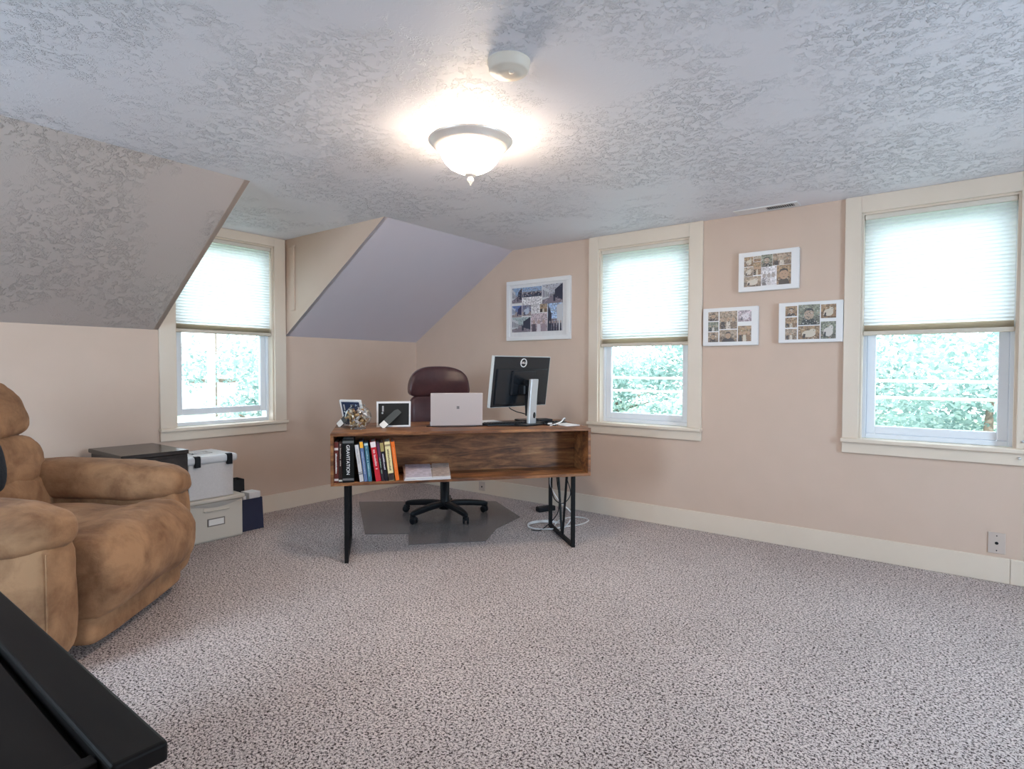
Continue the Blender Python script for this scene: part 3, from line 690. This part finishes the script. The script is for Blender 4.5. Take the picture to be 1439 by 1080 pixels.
# monitor, back towards the camera
mo = empty('monitor', 'black flat monitor on a silver stand, its back towards the room', 'monitor', (2.092, -.957, ZT), math.atan2(.99, .149))
X = Matrix.Translation((0, .052, .287)) @ Matrix.Rotation(math.radians(8), 4, 'X')
PW, PH = .532, .342
pb = MB().box((-PW / 2 + .003, -.006, -PH / 2 + .003), (PW / 2 - .003, .010, PH / 2 - .003), .004, 2, X); pb.box((-PW / 2 + .03, -.016, -PH / 2 + .02), (PW / 2 - .03, -.006, PH / 2 - .085), .012, 3, X); pb.box((-.11, -.030, -.09), (.11, -.012, .075), .010, 3, X)
pan = pb.build('panel', 'monitor_back', mo)
bz = MB()
for lo, hi in (((-PW / 2, -.004, -PH / 2), (PW / 2, .022, -PH / 2 + .010)), ((-PW / 2, -.004, PH / 2 - .010), (PW / 2, .022, PH / 2)), ((-PW / 2, -.004, -PH / 2 + .010), (-PW / 2 + .010, .022, PH / 2 - .010)), ((PW / 2 - .010, -.004, -PH / 2 + .010), (PW / 2, .022, PH / 2 - .010))): bz.box(lo, hi, .001, 1, X)
bz.build('bezel', 'silver', mo)
MB().box((-PW / 2 + .010, .012, -PH / 2 + .010), (PW / 2 - .010, .018, PH / 2 - .010), X=X).build('screen', 'screen', mo)
MB().tube([X @ Vector((.027 * math.cos(2 * PI * k / 32), -.0085, .128 + .027 * math.sin(2 * PI * k / 32))) for k in range(32)], .0032, 6, True).build('logo_ring', 'white', pan)
text_mesh('DELL', .021, 'logo_letters', 'white', pan, X @ Matrix.Translation((0, -.0085, .128)) @ Matrix.Rotation(PI / 2, 4, 'X'), .001)
MB().box((PW / 2, .002, -.045), (PW / 2 + .006, .016, .0), .002, 1, X).build('port_cover', 'black_plastic', pan)
st = MB()
prof = [(-.047, .008), (-.050, .06), (-.055, .14), (-.062, .22), (-.072, .305)]   # y,z of the column's middle line
poly = [(y - .012, z) for y, z in prof] + [(y + .014, z) for y, z in prof[::-1]]
st.prism(poly, -.033, .033, 'x')
stand = st.build('stand_column', 'silver', mo)
bev = stand.modifiers.new('round', 'BEVEL'); bev.width = .005; bev.segments = 2
MB().prism([(-.036, .06), (-.036, .30), (.0, .30), (-.012, .06)], -.022, .022, 'x').build('cable_cover', 'black_plastic', mo)
MB().box((-.05, -.03, .20), (.05, .030, .265), .008, 2).build('mount_arm', 'black_plastic', mo)
MB().lathe([(.016, 0), (.016, .0012), (.0005, .0012)], 20, Matrix.Translation((.012, -.0625, .065)) @ Matrix.Rotation(PI / 2, 4, 'X') @ Matrix.Diagonal((.7, 1.3, 1, 1))).build('cable_hole', 'dark_hole', stand)
MB().box((-.105, -.105, 0), (.105, .085, .010), .004, 2).build('stand_base', 'black_plastic', mo)

# flat things behind the laptop and monitor
def slab(name, label, cat, x, y, rot, w, d, h, mname, z=ZT):
    o = MB().box((-w / 2, -d / 2, 0), (w / 2, d / 2, h), min(.004, h * .4), 2).build(name, mname)
    o.location = dw(x, y, z); o.rotation_euler = (0, 0, TH + rot); return tag(o, label, cat)
slab('paper_sheet', 'white loose paper sheets on the desk behind the laptop edge', 'paper', 1.02, .50, .25, .18, .24, .006, 'paper')
kb = empty('keyboard', 'slim black keyboard on the desk, between laptop and monitor stand', 'keyboard', dw(1.10, .31), TH + .18)
MB().box((-.155, -.055, 0), (.155, .055, .014), .004, 2).build('keyboard_body', 'black_plastic', kb)
ky = MB()
for i in range(14):
    for j in range(4): ky.box((-.146 + i * .021, -.046 + j * .023, .014), (-.128 + i * .021, -.026 + j * .023, .018), .002, 1)
ky.build('keys', 'black_plastic', kb)
slab('mouse_pad', 'thin grey black pad on the desk right of the monitor stand', 'pad', 1.44, .42, -.1, .22, .20, .004, 'black_plastic')
slab('tablet', 'dark flat tablet lying on the desk near the wall end', 'tablet', 1.36, .575, .15, .25, .12, .012, 'black_plastic')
slab('notebook', 'pale notebook lying under the white cable at the desk end', 'notebook', 1.485, .20, .3, .11, .15, .008, 'paper')

def cable(name, label, ctrl, r, mname, group=None, n=8):
    o = MB().tube(spline(ctrl, n), r, 8).build(name, mname); return tag(o, label, 'cable', group)
q = ZT + .004
cable('power_cable', 'black cable running along the desk in front of the laptop', [dw(.57, .27, q), dw(.66, .235, q), dw(.82, .225, q), dw(.97, .25, q), dw(1.08, .215, q), dw(1.16, .19, q), dw(1.20, .17, q)], .003, 'black_plastic')
cable('monitor_cable', 'black cable from the monitor back down behind its stand', [Vector((2.085, -.99, .925)), dw(1.13, .345, .90), dw(1.17, .33, .87), dw(1.24, .36, .85), dw(1.33, .40, .81), dw(1.40, .33, q + .006), dw(1.47, .36, q + .006)], .0035, 'black_plastic')
cable('black_cord', 'loosely looped black cord on the desk beside the monitor stand', [dw(1.33, .30, q + .006), dw(1.36, .20, q), dw(1.40, .17, q), dw(1.42, .28, q + .014), dw(1.36, .34, q + .012), dw(1.34, .27, q + .010), dw(1.40, .235, q + .012)], .0035, 'black_plastic')
cable('white_cable', 'white cable arching over the desk end beside the monitor', [dw(1.36, .16, q), dw(1.40, .19, q + .004), dw(1.46, .24, q + .016), dw(1.50, .31, q + .030), dw(1.54, .40, q + .022), dw(1.556, .47, q)], .0045, 'cord_white')
for k, (x, y) in enumerate([(1.37, .20), (1.41, .215)]):
    slab('cable_plug', ['white cable plug lying nearest the monitor stand', 'white cable plug lying beside the pale notebook'][k], 'plug', x, y, .5 + k, .035, .014, .010, 'cord_white', ZT + .008 if k == 0 else ZT)

# ------------------------------------------------------------------ cables under the desk
Z = .008
coil = [dw(1.46 + .13 * math.cos(a), .60 + (.10 + .008 * (a / 6.28)) * math.sin(a), Z + .004 * a / 6.28) for a in [k * 2 * PI / 24 for k in range(0, 60)]]
o = MB().tube(coil, .0045, 6).build('coiled_cord', 'cord_white'); tag(o, 'white cord coiled on the carpet under the desk', 'cord')
def drop(label, ctrl, m_, r=.0035): return cable('hanging_cord', label, [dw(c[0] + (.05 if c[2] > .05 else 0), c[1], c[2]) for c in ctrl], r, m_)
drop('black cord hanging in a deep loop under the desk', [(1.37, .30, ZB), (1.36, .30, .38), (1.39, .32, .27), (1.46, .34, .23), (1.52, .36, .29), (1.50, .40, .40), (1.47, .40, ZB)], 'black_plastic')
drop('black cord hanging from the desk down to the carpet', [(1.44, .44, ZB), (1.45, .45, .36), (1.47, .47, .25), (1.46, .48, .12), (1.40, .50, .01), (1.33, .52, Z)], 'black_plastic')
drop('white cord hanging from the desk and trailing across the carpet', [(1.40, .45, ZB), (1.40, .45, .40), (1.41, .46, .32), (1.47, .47, .22), (1.56, .45, .12), (1.55, .47, .012), (1.50, .52, Z), (1.60, .72, Z), (1.75, .80, Z), (1.83, .70, Z), (1.72, .58, Z), (1.54, .545, Z)], 'cord_white', .004)
pbk = MB().box((-.08, -.03, 0), (.08, .03, .04), .008, 2).build('power_adapter', 'black_plastic'); pbk.location = (1.735, -.20, 0); pbk.rotation_euler = (0, 0, TH + .3)
tag(pbk, 'black power adapter on the carpet under the desk back', 'power adapter')
pc = [dw(1.28 + .07 * math.cos(a), .63 + .05 * math.sin(a) + .02, .01 + .004 * a / 6.28) for a in [k * 2 * PI / 20 for k in range(0, 70)]]
ps = MB().box((-.06, -.025, 0), (.06, .025, .035), .004, 2).build('power_strip', 'black_plastic'); ps.location = dw(1.40, .40, ZB - .036); ps.rotation_euler = (0, 0, TH)
tag(ps, 'black power block fixed under the desk bottom above the cords', 'power block')

# ------------------------------------------------------------------ chair mat and office chair
poly = [(.295, -.944), (1.131, -1.541), (1.36, -1.345), (1.552, -1.522), (1.90, -1.15), (1.76, -.86), (1.70, -.50), (1.21, -.20)]
mt = MB().prism(poly, .002, .007, 'z').build('chair_mat', 'vinyl_mat'); tag(mt, 'smoky translucent vinyl mat on the carpet under the office chair', 'chair mat')
ch = empty('office_chair', 'burgundy leather office chair behind the desk on black wheeled base', 'office chair', (1.21, -.83, .007), math.radians(57))
hub = MB().lathe([(.0005, .05), (.045, .055), (.05, .10), (.036, .125), (.036, .28), (.028, .285), (.028, .40), (.0005, .40)], 28).build('column', 'black_plastic', ch)
for k, wa in enumerate((-92, -18, 56, 128, 198)):
    a = math.radians(wa - 57); c_, s_ = math.cos(a), math.sin(a); RL = .33
    X = Matrix.Rotation(a, 4, 'Z')
    lg = MB().soft((.185, 0, .0), (.33, .052, .044), 4, 8, deform=lambda w, q: Vector((w.x, w.y * (1 - .28 * q.x), w.z + .098 - .028 * ((q.x + 1) / 2) ** 2.0)), X=X)
    l = lg.build('leg', 'black_plastic', ch)
    cb = MB()
    Y = X @ Matrix.Translation((RL, 0, 0)) @ Matrix.Rotation(rr.uniform(0, 6), 4, 'Z')
    for s in (-1, 1):
        W = Y @ Matrix.Translation((.012, s * .015, .027)) @ Matrix.Rotation(PI / 2, 4, 'X')
        cb.lathe([(.0005, -.009), (.020, -.009), (.026, -.006), (.027, 0), (.026, .006), (.020, .009), (.0005, .009)], 20, W)
    cb.tube([Y @ Vector((0, 0, .03)), Y @ Vector((0, 0, .085))], .010, 10)
    cb.soft((.006, 0, .046), (.050, .024, .030), 4, 4, X=Y)
    cb.build('caster', 'black_plastic', l)
MB().box((-.10, -.13, .40), (.10, .13, .435), .01, 2).tube([(-.10, .05, .42), (-.25, .06, .40)], .007, 8).build('mechanism', 'black_plastic', ch)
MB().soft((0, 0, .475), (.52, .50, .11), 5, 14, wr=.006).build('seat', 'leather', ch)
def bk(w, q): return Vector((w.x * (1 - .10 * max(0, q.z) ** 2), w.y + .05 * q.x * q.x * -1 + .10 * (w.z / .6), w.z))
bs = MB()
bs.soft((0, .245, .735), (.495, .10, .42), 5, 14, deform=lambda w, q: Vector((w.x, w.y - .05 * q.x * q.x, w.z)), wr=.006)
back = bs.build('backrest', 'leather', ch)
MB().soft((0, .262, 1.035), (.50, .155, .225), 6.5, 18, deform=lambda w, q: Vector((w.x * (1 - .17 * max(0, (q.z + 1) / 2) ** 2.2), w.y * (1 - .35 * max(0, q.z)) - .05 * q.x * q.x, w.z + .020 * (1 - q.x ** 2) * (q.z > 0) - .03 * q.x ** 4 * max(0, q.z))), wr=.003, seed=3).build('headrest', 'leather', ch)
for s in (-1, 1):
    MB().tube([Vector((s * .13, .185, .62)), Vector((s * .15, .184, .75)), Vector((s * .17, .188, .90))], .006, 6).build('piping', 'leather', back)
MB().box((-.04, .10, .42), (.04, .32, .445), .006, 2).box((-.04, .295, .43), (.04, .32, .75), .006, 2).build('back_bracket', 'black_plastic', ch)
for s in (-1, 1):
    MB().tube(spline([(s * .27, .20, .44), (s * .30, .15, .58), (s * .30, .05, .655), (s * .30, -.10, .66), (s * .285, -.15, .60), (s * .26, -.14, .44)], 6), .018, 10).build('armrest', 'black_plastic', ch)

# ------------------------------------------------------------------ recliner (local front = -Y)
rc = empty('recliner', 'tan suede recliner with puffy arms and padded footrest', 'recliner', (1.414, -3.0615, 0), math.radians(132.8))
MB().box((-.50, .14, .03), (.50, .80, .26), .03, 2).build('base', 'suede', rc)
# arms: upright panel with a fat rolled pad on top
for s in (-1, 1):
    p = MB()
    cx = s * .482
    p.soft((cx, .450, .285), (.205, .90, .52), 7, 14, deform=lambda w, q: Vector((w.x, w.y, w.z)), wr=.006, seed=s)
    arm = p.build('arm', 'suede', rc)
    if s < 0: MB().tube([(cx - s * .0 + s * .088, .012, z) for z in (.06, .16, .28, .40, .48)], .004, 6).build('seam', 'suede', arm)
    MB().soft((cx, .450, .568), (.290, .93, .205), 3.2, 20, deform=lambda w, q: Vector((w.x, w.y, w.z + .012 * math.sin(q.y * 2) - (.016 * max(0, -q.y) ** 3))), wr=.007, seed=5 + s).build('arm_pad', 'suede', arm)
MB().soft((0, .42, .375), (.77, .90, .20), 5, 16, deform=lambda w, q: Vector((w.x, w.y, w.z + .022 * (1 - q.x * q.x) - .018 * max(0, 1 - abs(q.y + .45) * 3))), wr=.008, seed=2).build('seat_cushion', 'suede', rc)
def fdef(w, q):  # bulging bolster, fullest near its middle
    return Vector((w.x * (1 + .015 * q.z), w.y - .050 * (1 - q.z * q.z) * max(0, -q.y) * (1 - .5 * q.x ** 4), w.z + .014 * (1 - q.x * q.x)))
fr_ = MB().soft((0, .052, .303), (.785, .28, .355), 3.2, 26, deform=fdef, wr=.009, seed=8, ex=8).build('footrest', 'suede', rc)
MB().soft((0, .050, .108), (.775, .17, .13), 8, 12, wr=.003, seed=4).build('footrest_band', 'suede', rc)
# back: shell and three stacked pillows, leaning back
LB = Matrix.Translation((0, .70, .40)) @ Matrix.Rotation(math.radians(-17), 4, 'X')
MB().soft((0, .11, .33), (.84, .16, .74), 6, 12, X=LB).build('back_shell', 'suede', rc)
MB().soft((0, -.02, .085), (.92, .25, .28), 3.4, 18, X=LB, wr=.012, seed=11).build('lumbar_pillow', 'suede', rc)
MB().soft((0, -.02, .285), (.94, .25, .28), 3.8, 18, X=LB, wr=.012, seed=12).build('back_pillow', 'suede', rc)
MB().soft((0, -.015, .545), (.90, .27, .31), 4.0, 18, deform=lambda w, q: Vector((w.x * (1 - .06 * max(0, q.z)), w.y, w.z)), X=LB, wr=.010, seed=13).build('head_pillow', 'suede', rc)
RM = Matrix.Translation((1.414, -3.0615, 0)) @ Matrix.Rotation(math.radians(132.8), 4, 'Z')
cu = MB().soft((0, 0, 0), (.36, .09, .30), 3.0, 10, wr=.008).build('cushion', 'dark_cloth')
cu.matrix_world = RM @ LB @ Matrix.Translation((-.12, -.185, .31)) @ Matrix.Rotation(.25, 4, 'Y')
tag(cu, 'dark navy cushion leaning on the recliner back, cut by the frame', 'cushion')

# ------------------------------------------------------------------ cabinet, boxes and bag under the dormer window
cab = empty('low_cabinet', 'dark brown low cabinet standing against the knee wall behind the recliner', 'cabinet', (.335, -2.655, 0))
MB().box((-.265, -.175, .0), (.265, .175, .625), .003, 1).build('body', 'dark_board', cab)
MB().box((-.270, -.190, .625), (.268, .182, .650), .004, 1).build('top', 'dark_board', cab)
for k, z in enumerate((.02, .22, .42)):
    d = MB().box((.265, -.17, z), (.279, .17, z + .19), .003, 1).build('drawer', 'dark_board', cab)
    MB().tube([(.279, -.04, z + .12), (.292, -.035, z + .12), (.292, .035, z + .12), (.279, .04, z + .12)], .004, 8).build('handle', 'black_metal', d)
lb = empty('drawer_box', 'beige plastic drawer box on the carpet with a framed blank label', 'storage box', (.28, -2.245, 0))
MB().box((-.18, -.185, 0), (.18, .185, .262), .008, 2).build('body', 'beige_plastic', lb)
MB().box((-.19, -.195, .262), (.196, .195, .290), .008, 2).build('top', 'beige_plastic', lb)
d = MB().box((.18, -.175, .012), (.191, .175, .252), .005, 2).build('drawer', 'beige_plastic', lb)
MB().prism([(-.09, .205), (.09, .205), (.085, .232), (-.085, .232)], .191, .195, 'x').box((.191, -.085, .205), (.205, .085, .213), .003, 1).build('handle', 'beige_plastic', d)
lf = MB().box((.191, -.062, .105), (.195, .055, .158), .002, 1).build('label_frame', 'label_frame', d)
MB().box((.1945, -.053, .112), (.196, .046, .151)).build('label_card', 'label_card', lf)
M['lip_grey'] = mat('drawer_lip_grey', (.36, .33, .30), .5)  # the curved drawer lip's own grey
MB().prism([(-.18, .262), (.18, .262)] + [(.18 - .36 * k / 12, .264 - .034 * math.sin(PI * k / 12)) for k in range(13)][1:-1], (.190), .1975, 'x').build('curved_lip', 'lip_grey', lb)
ub = empty('file_box', 'pale grey file box with black latches on top of the drawer box', 'file box', (.28, -2.255, .29))
MB().box((-.165, -.155, 0), (.165, .14, .235), .006, 2).build('body', 'grey_fabric', ub)
lid = MB().box((-.185, -.180, .232), (.185, .165, .285), .020, 4).build('lid', 'grey_plastic', ub)
hn = MB().box((-.05, -.075, .285), (-.03, .055, .291), .002, 1).box((.03, -.075, .285), (.05, .055, .291), .002, 1).box((-.05, -.075, .285), (.05, -.06, .291), .002, 1).box((-.05, .04, .285), (.05, .055, .291), .002, 1).build('lid_handle', 'grey_fabric', lid)
for y in (-.105, .105):
    MB().box((.168, y - .018, .215), (.192, y + .018, .280), .004, 2).box((.150, y - .018, .276), (.188, y + .018, .289), .003, 1).build('latch', 'black_plastic', ub)
bag = empty('gift_bag', 'navy paper bag on the carpet beside the drawer box', 'bag', (.325, -1.955, 0))
def bagmesh(hx, hy, h, taper, t=.003):
    m_ = MB()
    for (a, b_) in (((-hx, -hy), (hx, -hy)), ((hx, -hy), (hx, hy)), ((hx, hy), (-hx, hy)), ((-hx, hy), (-hx, -hy))):
        A, B = Vector((*a, 0)), Vector((*b_, 0)); A2, B2 = Vector((a[0] * taper, a[1] * taper, h)), Vector((b_[0] * taper, b_[1] * taper, h))
        nrm = (B - A).cross(Vector((0, 0, 1))).normalized() * t
        for q_ in ([A, B, B2, A2], [A - nrm, A2 - nrm, B2 - nrm, B - nrm], [A2, B2, B2 - nrm, A2 - nrm]): m_.quad(q_)
    m_.quad([(-hx, -hy, .001), (hx, -hy, .001), (hx, hy, .001), (-hx, hy, .001)])
    return m_
bagmesh(.075, .082, .225, .92).build('bag_body', 'navy', bag)
wb = MB().box((-.05, -.045, 0), (.05, .045, .262), .002, 1).build('carton', 'paper'); wb.location = (.325, -1.930, .003); wb.rotation_euler = (0, .0, .1)
tag(wb, 'white carton sticking out of the navy paper bag', 'box')
wb2 = MB().box((-.04, -.012, 0), (.04, .012, .240), .001, 1).build('leaflet', 'paper'); wb2.location = (.325, -1.995, .003); tag(wb2, 'thin white leaflet standing in the navy bag next to the carton', 'leaflet')
b2 = empty('tote_bag', 'taller black bag behind the navy bag against the drawer box', 'bag', (.19, -1.985, 0))
M['black_cloth'] = noisy('black_tote_cloth', (.010, .012, .016), (.016, .018, .024), 20, .8)
bagmesh(.055, .055, .345, .95).build('bag_body', 'black_cloth', b2)

# ------------------------------------------------------------------ dark sideboard close to the camera
sb = empty('sideboard', 'black wood furniture top with raised border, cut off by the frame corner', 'sideboard', (3.0, -4.10, 0))
ZS = .70
def sbx(name, lo, hi, b=.004): return MB().box([lo[0] - 3.0, lo[1] + 4.10, lo[2]], [hi[0] - 3.0, hi[1] + 4.10, hi[2]], b, 3).build(name, 'dark_wood', sb)
sbx('top_rail', (2.2, -3.884, ZS - .026), (3.645, -3.822, ZS), .005)
sbx('top_panel', (2.2, -4.36, ZS - .032), (3.588, -3.894, ZS - .010), .002)
sbx('end_rail', (3.590, -4.36, ZS - .05), (3.612, -3.886, ZS - .006), .002)
sbx('body', (2.24, -4.34, .06), (3.585, -3.86, ZS - .033), .003)
for x in (2.26, 3.60):
    for y in (-4.33, -3.858): sbx('leg', (x - .022, y - .02, 0), (x + .018, y + .02, ZS - .027), .003)

# ------------------------------------------------------------------ outside
gd = MB().box((-60, -40, -3.8), (60, 70, -3.6)).build('ground', 'lawn'); tag(gd, 'green lawn far below the attic windows', 'lawn', kind='structure')
def tree(loc, rx, rz_, zc, nleaf, label, seed, size=.20):
    rr = random.Random(seed); r = empty('leafy_tree', label, 'tree', (loc[0], loc[1], -3.6), 0, 'trees outside the windows')
    tk = MB(); top = zc + 3.6
    tk.tube([(0, 0, 0), (.05, .02, top * .4), (0, .06, top * .8), (.05, 0, top + rz_ * .3)], [.20, .16, .11, .05], 8)
    for k in range(6):
        a = k * 1.05 + seed; tk.tube([(0, 0, top * (.55 + .06 * k)), (rx * .35 * math.cos(a), rx * .35 * math.sin(a), top * (.62 + .07 * k)), (rx * .75 * math.cos(a), rx * .75 * math.sin(a), top * (.7 + .07 * k))], [.08, .05, .02], 6)
    tk.build('trunk', 'bark', r)
    cl = [(Vector((max(-.85, min(.85, rr.gauss(0, .48))) * rx, max(-.85, min(.85, rr.gauss(0, .48))) * rx, top + max(-.9, min(.9, rr.gauss(0, .5))) * rz_)), rr.uniform(.22, .40) * rx) for _ in range(30)]
    v, f = [], []
    for i in range(nleaf):
        c, cr = cl[i % len(cl)]
        d = Vector((rr.gauss(0, 1), rr.gauss(0, 1), rr.gauss(0, 1))).normalized() * cr * rr.uniform(.55, 1.05)
        p = c + d; s = size * rr.uniform(.6, 1.3)
        a = Vector((rr.gauss(0, 1), rr.gauss(0, 1), rr.gauss(0, .6))).normalized(); b = a.cross(d if d.length else Vector((0, 0, 1))).normalized()
        k = len(v); v += [p - a * s * .5, p + b * s * .26, p + a * s * .5, p - b * s * .26]; f.append((k, k + 1, k + 2, k + 3))
    me = bpy.data.meshes.new('crown'); me.from_pydata(v, [], f); me.materials.append(M['leaf']); o = bpy.data.objects.new('crown', me); COL.objects.link(o); o.parent = r
spots = [((4.75, 9.3), 2.2, 2.3, -.1), ((-1.2, 10.5), 2.3, 2.4, -.2), ((9.3, 13.5), 2.7, 2.9, .1), ((1.2, 18.0), 3.4, 3.6, 1.0), ((-8.0, 19.0), 3.6, 3.6, 1.0), ((9.5, 23.0), 4.2, 4.2, 1.2),
         ((-10.0, 4.6), 2.2, 2.3, .1), ((-17.0, .6), 2.8, 3.0, .4), ((-18.5, 10.5), 3.6, 3.6, .8)]
names = ['leafy tree straight outside the window beside the canvases', 'leafy tree outside the desk window', 'leafy tree outside past the widest window', 'leafy tree farther back between the two gable windows', 'leafy tree far outside the desk window', 'leafy tree farthest back outside the widest window',
         'leafy tree close outside the dormer window', 'leafy tree outside the dormer window beyond the shed', 'leafy tree farthest outside the dormer window']
for i, ((loc, rx, rz_, zc), nm) in enumerate(zip(spots, names)): tree(loc, rx, rz_, zc, 7500, nm, 20 + i, .15 if i in (0, 1, 2, 6) else .22)
for z, y, nm in ((1.01, 4.6, 'upper pale utility wire outside the gable windows'), (.80, 4.6, 'lower pale utility wire outside the gable windows')):
    pts = [(-14 + 2 * k, y, z + .0008 * (k - 8) ** 2) for k in range(17)]
    o = MB().tube(pts, .022, 6).build('utility_wire', 'white'); tag(o, nm, 'wire')
po = empty('wire_pole', 'tall pole carrying the utility wires outside', 'pole', (-14, 4.6, -3.6)); MB().tube([(0, 0, 0), (0, 0, 6.2)], .12, 10).build('shaft', 'bark', po); MB().box((-.05, -.7, 4.3), (.05, .7, 4.42)).build('crossarm', 'bark', po)
po2 = empty('wire_pole', 'tall pole carrying the utility wires at their other end outside', 'pole', (18, 4.6, -3.6)); MB().tube([(0, 0, 0), (0, 0, 6.2)], .12, 10).build('shaft', 'bark', po2); MB().box((-.05, -.7, 4.3), (.05, .7, 4.42)).build('crossarm', 'bark', po2)
gp = MB().tube([(-4.6, .12, -3.6), (-4.6, .12, 3.4)], .055, 10).build('garden_pole', 'white'); tag(gp, 'slim white pole standing outside the dormer window', 'pole')
sh = empty('shed', 'grey roofed shed in the garden below the dormer window', 'shed', (-11.0, -.5, -3.6))
MB().box((-1.6, -2.2, 0), (1.6, 2.2, 2.6)).build('walls', 'siding', sh); MB().prism([(-1.9, 2.5), (1.9, 2.5), (0, 3.5)], -2.4, 2.4, 'y').build('roof', 'roofing', sh)

# ------------------------------------------------------------------ light
w = bpy.data.worlds.new('sky'); sc.world = w; w.use_nodes = True; bg = w.node_tree.nodes['Background']
bg.inputs['Color'].default_value = (.80, .92, 1.0, 1); bg.inputs['Strength'].default_value = 5.5
sun = bpy.data.lights.new('sun', 'SUN'); sun.energy = 6; sun.angle = .02; sun.color = (1, .96, .9)
so = bpy.data.objects.new('sun', sun); COL.objects.link(so); so.rotation_euler = Vector((-.45, .60, -.80)).to_track_quat('-Z', 'Y').to_euler()
def area(name, loc, rot, sx, sy, e, col, portal=False):
    l = bpy.data.lights.new(name, 'AREA'); l.shape = 'RECTANGLE'; l.size = sx; l.size_y = sy; l.energy = e; l.color = col
    if portal: l.cycles.is_portal = True
    o = bpy.data.objects.new(name, l); COL.objects.link(o); o.location = loc; o.rotation_euler = rot; return o
area('portal', (2.475, .17, 1.42), (-PI / 2, 0, 0), .74, 1.36, 1, (1, 1, 1), True)
area('portal', (4.274, .17, 1.42), (-PI / 2, 0, 0), .74, 1.36, 1, (1, 1, 1), True)
area('portal', (-.17, -1.925, 1.42), (0, -PI / 2, 0), 1.36, .74, 1, (1, 1, 1), True)
# area lamps added outside the two unseen windows to bring in more daylight
area('daylight_fill', (1.95, YF - .16, 1.42), (PI / 2, 0, 0), .98, 1.30, 78, (.62, .80, 1.0))
area('daylight_fill', (XR + .17, -1.925, 1.42), (0, PI / 2, 0), 1.34, .70, 125, (.62, .80, 1.0))

# ------------------------------------------------------------------ camera and view
cam = bpy.data.cameras.new('camera'); co = bpy.data.objects.new('camera', cam); COL.objects.link(co); sc.camera = co
yaw, pit, rol, f = -.6562, -.0270, .0019, 823.46
F = Vector((math.sin(yaw) * math.cos(pit), math.cos(yaw) * math.cos(pit), math.sin(pit))); Rt = Vector((math.cos(yaw), -math.sin(yaw), 0)); U = Rt.cross(F)
R2 = Rt * math.cos(rol) + U * math.sin(rol); U2 = -Rt * math.sin(rol) + U * math.cos(rol)
co.matrix_world = Matrix(((R2.x, U2.x, -F.x, 4.4106), (R2.y, U2.y, -F.y, -4.1263), (R2.z, U2.z, -F.z, 1.1567), (0, 0, 0, 1)))
cam.sensor_width = 36; cam.lens = f * 36 / 1439; cam.clip_start = .02
sc.view_settings.view_transform = 'Standard'; sc.view_settings.look = 'None'; sc.view_settings.gamma = 1; sc.view_settings.exposure = 0.0
sc.cycles.use_denoising = True
sc.cycles.max_bounces = 10; sc.cycles.diffuse_bounces = 5; sc.cycles.transparent_max_bounces = 12; sc.cycles.sample_clamp_indirect = 8
